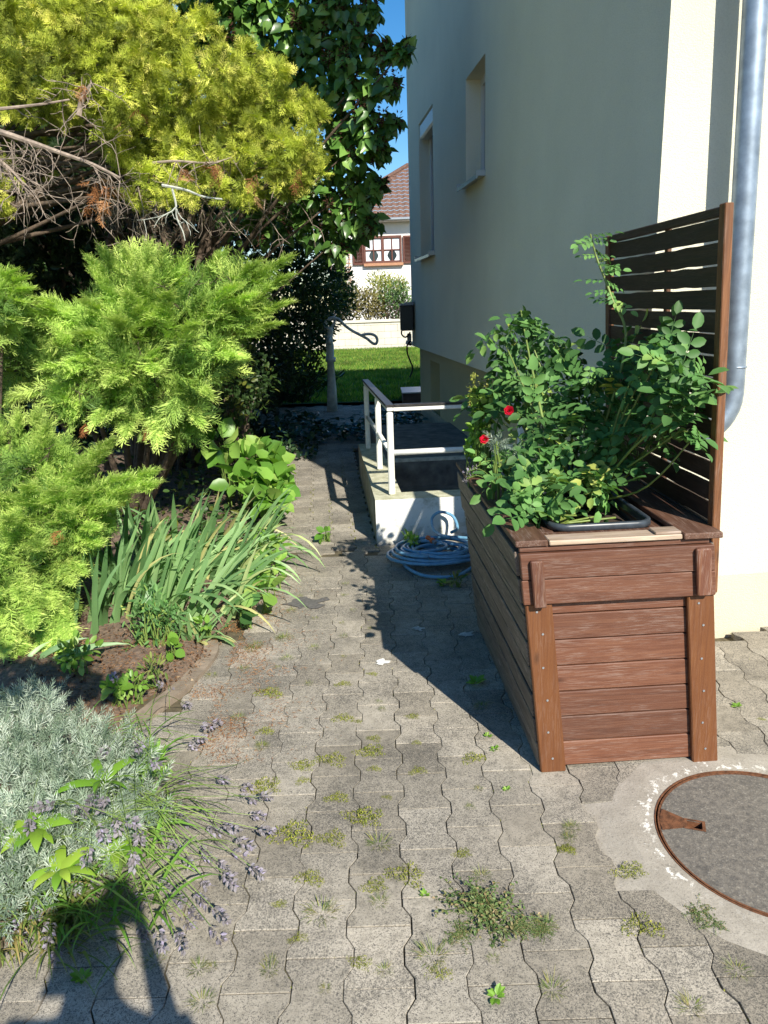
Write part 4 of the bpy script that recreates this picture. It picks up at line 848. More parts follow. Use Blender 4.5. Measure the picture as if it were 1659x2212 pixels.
# big yellow-green conifer, upper left
con=plant('conifer_tree',(-4.1,6.1,0),'large yellow green conifer overhanging from the upper left with bare dead twigs','tree')
rows=[(-60,40,90),(40,30,75),(130,50,75),(220,40,75),(310,60,70),(390,80,66),(440,50,40),(20,130,80),(110,140,80),(210,140,80),(300,150,76),(390,160,76),(470,150,66),(550,140,50),(600,165,44),(30,220,60),(120,225,60),(250,230,70),(340,240,74),(430,240,74),(520,230,74),(600,235,66),(660,225,50),(690,260,40),
 (290,320,50),(370,320,60),(450,320,64),(530,320,66),(610,320,64),(670,330,50),(300,385,45),(370,395,38),(430,380,36),(520,400,36),(590,385,45),(650,390,36),(520,425,24),(330,130,70),(560,270,60),(300,420,34),(350,430,26),(410,420,34),(470,410,36),(560,420,30),(620,420,26),(255,330,40),(240,290,46),(520,365,50),(440,370,50),(350,370,50),(610,360,50),(680,370,36),(210,270,40)]
rg=random.Random(77);bl=[]
for px,py,r in rows:
    for k in range(2):
        Y=rg.uniform(5.3,5.9)+.0005*max(0,250-py)+(k*.6);bl.append(B(px+rg.uniform(-12,12),py+rg.uniform(-10,10)-k*12,Y,r*rg.uniform(.5,.72)))
for _ in range(24): bl.append((np.array([rg.uniform(-5.8,-1.0),rg.uniform(5.8,7.6),rg.uniform(3.3,5.2)]),(.5,.5,.42)))
for _ in range(16): bl.append((np.array([rg.uniform(-6.2,-2.6),rg.uniform(5.0,7.4),rg.uniform(2.6,4.6)]),(.5,.5,.45)))
w=MB();tufts(w,bl,SPC,46,.098,9,.8,bias=(0,-.15,.2),lo=.7,rad=.4,inner=.25);part(w,'foliage',M['lf_con'],con)
w=MB();b0=np.array([-4.1,6.1,0.]);w.tube(smooth_line([b0,b0+np.array([.1,0,1.2]),b0+np.array([.4,-.1,2.4]),b0+np.array([.8,-.1,3.8])],6),np.linspace(.15,.06,19),10)
for c,r in bl[::3]:
    c=np.array(c);st=b0+np.array([.25,0,rg.uniform(1.8,3.2)]);c=c+np.array([0,.25,.1]);L=smooth_line([st,(st+c)/2+np.array([0,.25,.05]),c],6);w.tube(L,np.linspace(.028,.005,len(L)),6,cap=False)
part(w,'trunk',M['bark'],con,smooth=True)
w=MB()
def limb(pts,r0,r1,Y): P=smooth_line([at(x,y,Y+k*.0) for k,(x,y) in enumerate(pts)],6);w.tube(P,np.linspace(r0,r1,len(P)),7,cap=False);return P
P=limb([(-60,270),(0,285),(60,305),(130,330),(200,355),(260,385)],.022,.008,5.0)
for q in P[::3]: twigs(w,q,(.3,-.1,-.6),3,.36,.0032,-.10,.55,4,rg)
P=limb([(-40,330),(-5,345),(40,385),(60,420)],.018,.006,4.85)
for q in P[::2]: twigs(w,q,(.5,-.1,-.5),3,.36,.004,-.05,.45,3,rg)
P=limb([(-80,240),(0,235),(90,225),(150,215)],.014,.005,5.15)
for q in P[::4]: twigs(w,q,(.2,-.2,.1),1,.3,.0045,-.03,.7,4,rg)
P=limb([(170,250),(180,205),(200,180)],.02,.008,5.3)
for q in P[::3]: twigs(w,q,(.1,-.2,.0),2,.3,.004,-.05,.7,3,rg)
P=limb([(330,352),(380,348),(455,352),(500,340)],.010,.005,5.5)
for q in P[::3]: twigs(w,q,(.0,-.1,-.6),2,.3,.004,-.08,.6,4,rg)
for _ in range(60):
    px,py=rg.uniform(180,620),rg.uniform(400,440);twigs(w,at(px,py,rg.uniform(5.7,6.5)),(rg.uniform(-.4,.4),-.1,-.7),1,.45,.0045,-.05,.5,4,rg)
part(w,'dead_twigs',M['deadwood'],con)
w=MB()
P=smooth_line([at(x,y,5.2) for x,y in((350,400),(400,410),(440,425),(480,430))],5);w.tube(P,np.linspace(.010,.005,len(P)),6,cap=False)
P=smooth_line([at(x,y,5.2) for x,y in((372,408),(380,440),(382,470),(395,500),(400,520))],5);w.tube(P,np.linspace(.008,.003,len(P)),6,cap=False);twigs(w,P[6],(.1,0,-1),3,.25,.004,0,.6,3,rg)
part(w,'lichen_branch',M['lichen'],con)
for px,py,n in((205,400,11),(212,428,12),(470,362,7),(550,384,4),(388,368,4),(175,180,3),(640,385,3),(290,235,3)):
    w=MB();c=at(px,py,5.05);d=nrm(RNG.normal(size=(n,3))*.5+np.array([0,-.2,-.8]));P_=c+RNG.normal(size=(n,3))*.035;inst_many(w,SPC,P_,basis(d),.10*np.ones(n));part(w,'dead_spray',M['lf_brown'],con)
# --- IRIS
def blade(mb,base,d,L,wd,bend,t=None,n=9,face=None):
    "sword-shaped leaf"
    base=np.array(base,float);d=nrm(np.array(d,float));hz_=nrm(np.array([d[0],d[1],0])+1e-6);P=[base]
    for i in range(n): d=nrm(d+np.array([0,0,-1.])*bend*(i/n)**1.5+hz_*bend*.25);P.append(P[-1]+d*L/n)
    P=np.array(P);sd=nrm(np.cross(d,[0,0,1])) if face is None else nrm(np.array(face,float));V=[]
    for i,p in enumerate(P):
        f=i/n;q=wd*.5*(1-.25*f)*(1 if f<.6 else max(0,(1-((f-.6)/.4)**1.6)));off=np.cross(nrm(P[min(i+1,n)]-P[max(i-1,0)]),sd)
        V+=[p-sd*q,p+off*q*.18,p+sd*q]
    F=[]
    for i in range(n): a=i*3;F+=[(a,a+1,a+4,a+3),(a+1,a+2,a+5,a+4)]
    mb.raw(V,F,t)
rg=random.Random(41)
ir=plant('iris_clump',(-1.25,4.2,0),'large clump of sword shaped iris leaves leaning out over the path','plant');w=MB()
for i in range(270):
    x=rg.uniform(-1.80,-.86);y=rg.uniform(3.75,5.0)
    if y<3.5+(-.86-x)*.1: continue
    fx=(x+1.6)/.8;d=(rg.gauss(.12+.42*fx,.14),rg.gauss(-.03,.10),1);fa=(math.cos(rg.gauss(0,.6)),math.sin(rg.gauss(0,.6)),0)
    blade(w,(x,y,soilz(x,y)-.02),d,rg.uniform(.34,.68),rg.uniform(.026,.046),rg.choice((.05,.1,.2,.35,.6,.8)),face=fa,t=max(0,min(.95,rg.uniform(-.25,.75)+.35*fx)) if rg.random()>.06 else 1)  # blades darker towards the left: juniper shade put into their tint
for (x0,y0,x1,y1) in((560,1140,628,1195),(540,1230,595,1300),(560,1100,620,1080)):
    a=at(x0,y0,4.6);b_=at(x1,y1,4.4);blade(w,a,b_-a,np.linalg.norm(b_-a)*1.05,.032,.15)
part(w,'leaves',M['lf_iris'],ir,smooth=True)
i2=plant('iris_clump',(*G(415,1385)[:2],0),'small fan of cut iris leaves growing right at the bed edging','plant');c=G(418,1388)
w=MB()
for i in range(26):
    a=rg.uniform(-1,1);blade(w,c+np.array([rg.uniform(-.06,.08),rg.uniform(-.04,.05),0]),(a*.75+.15,rg.uniform(-.4,.3),1),rg.uniform(.15,.28),rg.uniform(.014,.024),rg.choice((.1,.2,.5)),face=(1,rg.uniform(-.6,.6),0))
blade(w,c,(1,-.3,.9),.36,.026,1.1,t=.5);blade(w,c,(1.2,-.1,.7),.36,.024,1.1,t=1.);blade(w,c,(.7,-.6,.7),.26,.024,1.3,t=1.)
part(w,'leaves',M['lf_iris'],i2,smooth=True)
i3=plant('iris_clump',(*G(60,1440)[:2],0),'few pale iris blades bending to the right below the left juniper','plant');c=at(10,1440,3.35);w=MB()
for q in((250,1335),(165,1330),(200,1365),(95,1345)): e=at(q[0],q[1],3.5);blade(w,c+np.array([0,0,-.1]),e-c+np.array([0,0,.1]),np.linalg.norm(e-c)*1.1,.04,.2,face=(0,.5,.8))
part(w,'leaves',M['lf_iris'],i3,smooth=True)
# --- generic leafy plants
def leafy(name,label,cat,c,blobs,tpl,mt,n,size,z0=0,up=(0,-.3,1),jit=.6,outw=.6,stems=8,sr=.004,trng=(0,1),droop=0,group=None):
    p=plant(name,(c[0],c[1],0),label,cat,group);w=MB()
    for bc,r in blobs:
        P,nn=shell(np.array(bc),np.array(r),n,.3,1.05);d=nrm(nn*outw+RNG.normal(size=(n,3))*jit*.7+np.array([0,0,.15-droop]));u_=nrm(np.array(up)+nn*.3+RNG.normal(size=(n,3))*jit)
        inst_many(w,tpl,P,basis(d,u_),size*RNG.uniform(.6,1.2,n),RNG.uniform(*trng,n))
    part(w,'leaves',M[mt],p,smooth=True)
    w=MB()
    for bc,r in blobs:
        for _ in range(stems):
            e=np.array(bc)+RNG.normal(size=3)*np.array(r)*.5;s0=np.array([c[0]*.4+bc[0]*.6+random.uniform(-.04,.04),c[1]*.4+bc[1]*.6,z0]);L=smooth_line([s0,(s0+e)/2+RNG.normal(size=3)*.01,e],4);w.tube(L,np.linspace(sr,sr*.5,len(L)),4,cap=False)
    part(w,'stems',M['lf_lavst'],p);return p
c=G(560,1110)
leafy('bergenia','bright large leaved plant spilling onto the path beyond the iris leaves','plant',(-1.15,6.1),[B(x,y,Y,r,r*.8) for x,y,Y,r in((560,985,6.5,32),(590,1010,6.2,26),(540,1000,6.3,40),(600,1045,6.0,22),(580,1060,5.8,32),(530,1040,6.0,40),(470,960,6.4,30),(590,1085,5.6,20))],[oval(.75,.1,-.15)],'lf_big',26,.17,jit=.45,droop=.1)
leafy('toadflax','fine leaved upright weed in front of the iris clump','plant',G(330,1430),[B(x,y,3.55,r,r*1.2) for x,y,r in((310,1340,40),(350,1370,40),(300,1400,34),(345,1410,30),(370,1330,26),(320,1300,34))],[OVN],'lf_rose',90,.045,jit=.8,trng=(.3,1))
for lab,px,py,Y,r,n,sz,mt,tpl in(
 ('small dark green leafy weed at the path edge right of the iris clump',575,1175,4.5,34,34,.075,'lf_basil',OV),
 ('low leafy weed hanging over the pavers beside the iris leaves',590,1215,4.3,26,26,.08,'lf_big',OV),
 ('dark blue green four leaved weed at the pavement edge',530,1320,3.75,22,9,.10,'lf_rose',oval(.8)),
 ('green strawberry like leaves on the pavers beside the bed',570,1275,3.95,26,14,.10,'lf_big',oval(.8)),
 ('bright small leaved seedling beside the small iris fan',375,1400,3.35,18,10,.06,'lf_basil',oval(.8)),
 ('light green round leaved weed above the silver lavender',250,1485,2.95,24,18,.055,'lf_basil',oval(.85)),
 ('low weed patch in the dark soil under the left juniper',165,1410,3.25,50,60,.05,'lf_basil',OV),
 ('yellow leaved weed on bare soil left of the curved edging',290,1475,2.98,40,46,.035,'lf_basil',OV),
 ('green weed patch at the soil edge below the fine leaved weed',330,1440,3.12,36,50,.035,'lf_weed',OVN),
 ('bright yellow green weed on the soil beside the iris fan',445,1345,3.6,20,14,.055,'lf_basil',OV),
 ('green leafy weed at the right side of the lavender',330,1660,2.45,34,60,.06,'lf_basil',OVN),
 ('small weed by the near white wall corner',705,1150,5.25,10,10,.08,'lf_big',oval(.8)),
 ('leafy weed growing through the hose coil',890,1165,4.85,16,44,.04,'lf_basil',OV),
 ('little leafy weed at the foot of the white low wall',880,1160,5.0,10,14,.05,'lf_basil',OV),
 ('dark weed beside the hose in the planter shade',985,1250,4.25,14,20,.05,'lf_weed',OVN)):
    c_,r_=B(px,py,Y,r,r*.55);g_=(c_[0],c_[1]);leafy('leafy_weed',lab,'weed',g_,[((c_[0],c_[1],max(c_[2],.05)),r_)],[tpl],mt,n,sz,jit=.4)
bl_=[((tx+1.2,ty-2.75,2.3),(r_,r_,r_*.6)) for tx,ty,r_ in((-1.38,3.12,.13),(-1.6,3.18,.20),(-1.85,3.15,.22),(-2.1,3.25,.25),(-2.4,3.2,.3),(-2.0,2.95,.16),(-2.7,3.1,.35))]
tree('cherry_tree','low leafy tree branch hanging over from the left beside the camera',(-2.9,.1,0),2.2,bl_,[OV],'lf_rose',330,.075,.05,'tree',inner=.8)
# dark low ground cover in shade beside the crossing path
gc=MB();rg=random.Random(55);n=2600
xs=RNG.uniform(-2.6,.55,n);ys=RNG.uniform(8.7,11.2,n);k=[(abs(y-(9.9+.25*math.sin(x*3)))<(.75+.3*math.sin(x*5+1))) and not(x>.7) for x,y in zip(xs,ys)]
xs,ys=xs[k],ys[k];P=np.stack([xs,ys,RNG.uniform(.02,.22,len(xs))],1);d=nrm(RNG.normal(size=P.shape)*np.array([1,1,.3]));inst_many(gc,[OV],P,basis(d,nrm(np.array([0,-.2,1])+RNG.normal(size=P.shape)*.35)),.10*RNG.uniform(.6,1.2,len(xs)))
P=np.stack([RNG.uniform(-1.3,-.75,160),RNG.uniform(8.2,9.0,160),RNG.uniform(.02,.12,160)],1);inst_many(gc,[OV],P,basis(nrm(RNG.normal(size=P.shape)),nrm(np.array([0,-.2,1])+RNG.normal(size=P.shape)*.4)),.08*np.ones(160))
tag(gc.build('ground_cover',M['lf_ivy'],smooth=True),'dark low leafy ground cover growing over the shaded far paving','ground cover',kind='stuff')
# undergrowth on the shaded bed
gc=MB();P=[]
while len(P)<3400:
    x,y=random.uniform(-4.5,-.95),random.uniform(4.6,9.0)
    if inside(x-.05,y): P.append((x,y,random.uniform(.02,.22)*(1 if random.random()<.8 else 1.8)))
P=np.array(P);inst_many(gc,[OV,OVN],P,basis(nrm(RNG.normal(size=P.shape)*np.array([1,1,.5])),nrm(np.array([0,-.3,1])+RNG.normal(size=P.shape)*.5)),.075*RNG.uniform(.5,1.3,len(P)))
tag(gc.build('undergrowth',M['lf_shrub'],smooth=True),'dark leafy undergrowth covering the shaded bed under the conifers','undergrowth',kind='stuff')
# --- LAVENDER
rg=random.Random(61)
lv_=plant('lavender',(-1.35,2.35,0),'silvery lavender mound with long flower stalks leaning across the pavers','lavender')
def lsprig(seed):
    r=random.Random(seed);sp=[]
    for i in range(22):
        t=i/22;a=i*2.4;tilt=.9-.5*t;sp.append(((0,t*.75,0),(math.cos(a)*tilt,.6+.5*t,math.sin(a)*tilt),(r.uniform(-1,1),r.uniform(-1,1),1),.36*(1-.35*t)))
    return compound(diamond(.11,1,.02),sp)
LSP=[lsprig(i) for i in range(4)]
bl=[B(x,y,Y,r,r*.8) for x,y,Y,r in((80,1600,2.75,80),(190,1590,2.7,70),(60,1700,2.5,90),(170,1690,2.5,85),(270,1660,2.5,60),(290,1750,2.35,55),(200,1800,2.3,70),(90,1810,2.3,80),(10,1900,2.2,70),(120,1870,2.15,50),(70,1530,2.9,60),(5,1560,2.9,60),(245,1570,2.8,35))]
bl+=[B(x,y,Y,r,r*.8) for x,y,Y,r in((300,1690,2.5,50),(250,1740,2.4,60),(150,1760,2.45,70),(320,1630,2.6,35),(40,1800,2.35,80),(0,1650,2.7,80),(130,1640,2.65,70),(220,1640,2.6,60),(60,1900,2.1,60),(170,1890,2.15,46),(0,1980,2.0,60),(110,1850,2.2,70),(200,1850,2.25,50),(260,1810,2.3,44),(300,1640,2.55,40))]
bl=[(G(x,y,z),(r,r,r*.75)) for x,y,z,r in((60,1560,.30,.15),(150,1590,.26,.13),(10,1620,.30,.16),(100,1650,.26,.15),(200,1640,.22,.13),(270,1640,.16,.10),(40,1720,.24,.14),(130,1730,.22,.14),(220,1720,.20,.13),(300,1700,.14,.09),(80,1800,.18,.12),(170,1800,.17,.12),(250,1790,.15,.10),(320,1770,.10,.07),(10,1820,.18,.12),(120,1870,.14,.09),(40,1900,.14,.10),(210,1860,.12,.08),(0,1960,.12,.09),(80,1530,.26,.10),(240,1590,.14,.08))]
w=MB()
for bc,r in bl:
    n=int(75*(r[0]/.12)**2);P,nn=shell(bc,r,n,.35,1.0);d=nrm(nn*.5+np.array([0.1,-.05,.8])+RNG.normal(size=(n,3))*.45);inst_many(w,LSP,P,basis(d),.085*RNG.uniform(.7,1.25,n))
part(w,'foliage',M['lf_lav'],lv_)
w=MB()
for i in range(340):
    e=G(rg.uniform(-20,330),rg.uniform(1560,1960),.10);e=np.array([e[0],e[1],max(0,.02)]);blade(w,e,(rg.gauss(.3,.4),rg.gauss(-.25,.4),1),rg.uniform(.14,.30),rg.uniform(.005,.014),rg.uniform(.2,.8),n=6)
part(w,'lower_leaves',M['lf_big'],lv_,smooth=True)
ws_,wf=MB(),MB()
def stalk(a,b_,fl=.05,sag=.03):
    a=np.array(a);b_=np.array(b_);m_=(a+b_)/2+np.array([0,0,sag]);P=smooth_line([a,m_,b_],5);ws_.tube(P,np.linspace(.0018,.0011,len(P)),3,cap=False)
    d=nrm(P[-1]-P[-2]);n=34;t=RNG.random(n);ang=RNG.uniform(0,6.28,n);o1=nrm(np.cross(d,[0,0,1]));o2=np.cross(d,o1);rad=.0065*np.sin(np.pi*(.15+.75*t))
    Q=P[-1]+d*(t*fl)[:,None]+(np.cos(ang)*rad)[:,None]*o1+(np.sin(ang)*rad)[:,None]*o2;dd=nrm(d*.8+np.cos(ang)[:,None]*o1+np.sin(ang)[:,None]*o2);wf.inst(diamond(.6,1,.1),Q,basis(dd),.017*RNG.uniform(.7,1.2,n))
heads=[(430,1565),(420,1590),(455,1560),(405,1610),(345,1480),(400,1520),(370,1490),(250,1470),(555,1790),(540,1760),(520,1720),(470,1860),(480,1885),(500,1840),(440,1900),(420,1930),(460,1960),(390,1980),(380,2010),(350,1960),(370,1930),(340,1900),(300,1925),(310,1890),(285,1840),(270,1770),(250,1770),(360,1820),(400,1850),(430,1830),(520,1700),(560,1720),(470,1680),(390,1690),(330,1640),(300,1600),(190,1830),(170,1900),(205,1880),(110,1990),(80,1950),(60,2010),(130,2030),(20,1890),(40,1985),(150,1740),(120,1735),(540,1870),(455,2000),(410,1960),(340,2010),(300,1990),(480,1780),(380,1760),(350,1730),(445,1790),(510,1810)]
heads=heads+[(rg.uniform(60,330),rg.uniform(1560,1850)) for _ in range(6)]
for px,py in heads:
    e=G(px,py,rg.uniform(.02,.09) if px>330 or py>1860 else rg.uniform(.28,.36));s0=np.array([-1.05+rg.uniform(-.15,.2),2.1+rg.uniform(-.25,.2)+(.35 if py<1650 else 0),.2])
    stalk(s0,e,.045+.02*rg.random(),.06)
for i in range(24):
    y=rg.uniform(0,1);px=rg.uniform(200,560)-140*y;py=1700+290*y+rg.uniform(-60,60);Y=2.25-.45*y+rg.uniform(-.1,.1);e=G(px,py,.02)
    s0=np.array([-1.0+rg.uniform(-.2,.2),2.0+rg.uniform(-.3,.2),.15]);P=smooth_line([s0,(s0+e)/2+np.array([0,0,.05]),e],4);ws_.tube(P,np.linspace(.0018,.001,len(P)),3,cap=False)
for i in range(110):
    x=rg.uniform(-1.05,-.68);y=rg.uniform(1.6,2.4);blade(ws_,(x,y,0),(rg.gauss(.5,.3),rg.gauss(-.5,.3),rg.uniform(.5,1)),rg.uniform(.15,.36),.005,rg.uniform(.1,.6),n=5)
part(ws_,'stalks',M['lf_lavst'],lv_);part(wf,'flower_spikes',M['lf_lavfl'],lv_)
def rosette(name,label,px,py,Y,n,L,mt='lf_dand',up=.5,wd=.32):
    c=G(px,py,Y);p=plant(name,(c[0],c[1],0),label,'weed');w=MB()
    for i in range(n):
        a=i*2.4+rg.uniform(-.3,.3);l=L*rg.uniform(.7,1.1);blade(w,c,(math.cos(a),math.sin(a),rg.uniform(.3,1.)*up),l,l*wd,.35,face=nrm(np.array([-math.sin(a),math.cos(a),rg.uniform(-.4,.4)])))
    part(w,'leaves',M[mt],p,smooth=True)
    w=MB();w.tube([(c[0],c[1],0.),c+np.array([0,0,.003])],.004,6);part(w,'stem',M['lf_lavst'],p)
lg=plant('leafy_weed',(-1.15,1.95,0),'dense bright green weeds growing under the lower lavender stalks','weed');w=MB()
for i in range(300):
    e=G(rg.uniform(-20,190),rg.uniform(1830,2060));blade(w,(e[0],e[1],0),(rg.gauss(.35,.4),rg.gauss(-.3,.4),.8),rg.uniform(.08,.22),rg.uniform(.004,.011),rg.uniform(.2,.9),n=5)
part(w,'leaves',M['lf_weed'],lg,smooth=True)
rosette('dandelion','bright green toothed rosette in front of the lavender',80,1790,.24,11,.13)
rosette('dandelion','bright green leaves rising through the middle of the silver lavender',220,1690,.28,7,.14,up=1.2,wd=.24)
rosette('dandelion','bright green leaves under the leaning lavender stalks',130,1880,.18,9,.12,up=.8)
rosette('dandelion','light green leafy rosette low beside the lower lavender stalks',250,1840,.12,8,.10,up=.8)
# --- ROSE
def cleaf():
    sp=[((0,.95,0),(0,1,-.1),(0,0,1),.42)]
    for i,y in enumerate((.62,.36,.14)):
        for sg in(-1,1): sp.append(((sg*.01,y,0),(sg*1.,.55,-.1),(sg*.1,0,1),.38-.05*i))
    V,L,C_=compound(oval(.62,.09,-.08),sp);s=diamond(.02,1,0);return (np.concatenate([V,s[0]]),np.concatenate([L,s[1]+len(V)]),np.concatenate([C_,s[2]]))
CL=cleaf()
rs=plant('rose_bush',(.82,2.90,.9),'leafy green rose bush with two red blooms filling the wooden planter','rose')
rb=[B(x,y,Y,r) for x,y,Y,r in((1130,760,3.3,52),(1090,740,3.3,38),(1150,830,3.2,62),(1090,800,3.3,40),(1100,870,3.2,46),(1170,910,3.0,66),(1240,850,3.1,70),(1240,780,3.2,46),(1200,740,3.3,34),(1290,820,3.0,56),(1250,960,2.9,78),(1170,990,2.85,60),(1330,930,2.9,70),(1370,860,2.9,66),(1410,780,2.72,58),(1465,790,2.52,46),(1450,860,2.55,56),(1495,810,2.42,34),(1490,870,2.44,32),(1415,930,2.68,56),(1470,930,2.50,36),(1400,740,2.75,34),(1350,760,3.1,40),(1110,1060,2.75,48),(1160,1090,2.65,44),(1200,1050,2.75,46),(1260,1040,2.75,46),(1320,1010,2.75,40),(1080,1010,2.95,32),(1130,690,3.3,24),(1050,880,3.4,26),(1180,1110,2.6,30),(1130,1110,2.6,28),(1300,1050,2.7,30),(1440,735,2.6,24),(1490,955,2.45,20))]
w=MB();hub=np.array([.82,2.95,.93]);wst=MB()
for c,r in rb:
    n=int(10*(r[0]/.1)**2)+4;P,nn=shell(c,r,n,.2,1.0);d=nrm(nn*.8+RNG.normal(size=(n,3))*.45+np.array([0,-.1,-.15]));up=nrm(nn*.5+np.array([.1,-.45,.9])+RNG.normal(size=(n,3))*.3)
    w.inst(CL,P-d*.04,basis(d,up),.135*RNG.uniform(.7,1.2,n))
    h0=hub+np.array([random.uniform(-.1,.1),random.uniform(-.15,.15),-.05]);L=smooth_line([h0,(h0+c)/2+RNG.normal(size=3)*.04,c],6);wst.tube(L,np.linspace(.006,.0025,len(L)),6,cap=False)
    for q in P[::3]: L=smooth_line([c,(c+q)/2,q],2);wst.tube(L,.0018,3,cap=False)
sh=smooth_line([hub,at(1350,760,2.9),at(1320,640,2.95),at(1290,560,3.0),at(1275,505,3.0)],8);wst.tube(sh,np.linspace(.007,.003,len(sh)),6,cap=False)
for q in sh[15::2]:
    n=2;d=nrm(RNG.normal(size=(n,3))*np.array([1,.6,.4])+np.array([0,0,-.2]));w.inst(CL,np.repeat([q],n,0),basis(d,nrm(np.array([0,-.6,1])+RNG.normal(size=(n,3))*.3)),.085*RNG.uniform(.7,1.1,n))
sh=smooth_line([hub,at(1190,960,2.9),at(1150,800,3.1),at(1125,670,3.3)],8);wst.tube(sh,np.linspace(.008,.003,len(sh)),6,cap=False)
sh=smooth_line([at(1290,1115,2.72),at(1220,1130,2.66),at(1330,1118,2.68)],5);wst.tube(sh,.004,6)
part(w,'foliage',M['lf_rose'],rs,smooth=True)
part(wst,'stems',simple('green_rose_stem',(.16,.22,.05),.5,nscale=30,var=.3),rs,smooth=True)
for px,py,Y in((1100,888,3.05),(1047,950,3.15)):
    w=MB();c=at(px,py,Y)
    for ring_,(n,tilt,sz) in enumerate(((5,.25,.015),(6,.7,.020),(6,1.2,.022))):
        a=np.arange(n)*2*math.pi/n+ring_*.4;ax=nrm(np.array([-.2,-.8,.3]));o1=nrm(np.cross(ax,[0,0,1]));o2=np.cross(ax,o1);ra=np.cos(a)[:,None]*o1+np.sin(a)[:,None]*o2
        d=nrm(ax+ra*tilt);w.inst(oval(.95,.16,.08),c+ra*.003,basis(d,nrm(ax-ra*.8)),sz*np.ones(n)*1.15)
    part(w,'bloom',M['petal'],rs,smooth=True)
leafy('mint','bright green leafy herb with pale flower spikes at the left rear of the planter','herb',(at(1035,1000,3.3)[0],3.3),[B(x,y,3.35,r,r) for x,y,r in((1030,930,24),(1045,890,24),(1025,970,20),(1060,860,16),(1035,860,14))],[OV],'lf_basil',75,.036,z0=.86,jit=.6)
sp_=bpy.data.objects['mint'];sp_['label']='bright green leafy herb with pale flower spikes at the left rear of the planter'
w=MB()
for x,y0,y1 in((1022,860,805),(1015,880,835),(1040,855,825),(1055,850,820)):
    a=at(x+4,y0,3.35);b_=at(x,y1,3.35);w.tube([a,b_],.002,4);n=60;t=RNG.random(n);P=a+(b_-a)*t[:,None]+RNG.normal(size=(n,3))*.006;w.inst(OV,P,basis(nrm(RNG.normal(size=(n,3))+np.array([0,0,.4]))),.014)
part(w,'flower_spikes',M['lf_yel'],sp_)
leafy('potted_lavender','small grey lavender tuft trailing over the left front of the planter','lavender',(at(1090,1020,2.9)[0],2.9),[B(x,y,2.95,r,r) for x,y,r in((1075,960,16),(1120,1000,22),(1180,1010,16))],LSP,'lf_lav',26,.06,z0=.86,jit=.6)
w=MB();pw=MB()
for a_,b__ in(((1060,1030),(1012,1018)),((1055,1040),(1008,1035)),((1085,1000),(1024,1012)),((1130,960),(1128,965)),((1150,985),(1145,975)),((1125,1085),(1097,1085))):
    w=MB();pw=MB();a=at(*a_,2.95);b_=at(*b__,2.95);w.tube(smooth_line([a,(a+b_)/2+np.array([0,0,.02]),b_],4),.0018,4);n=26;P=b_+RNG.normal(size=(n,3))*np.array([.008,.008,.010]);pw.inst(DI,P,basis(nrm(RNG.normal(size=(n,3)))),.012)
    st_=part(w,'stalk',M['lf_lavst'],bpy.data.objects['potted_lavender']);part(pw,'flower_spike',M['lf_lavfl'],st_)
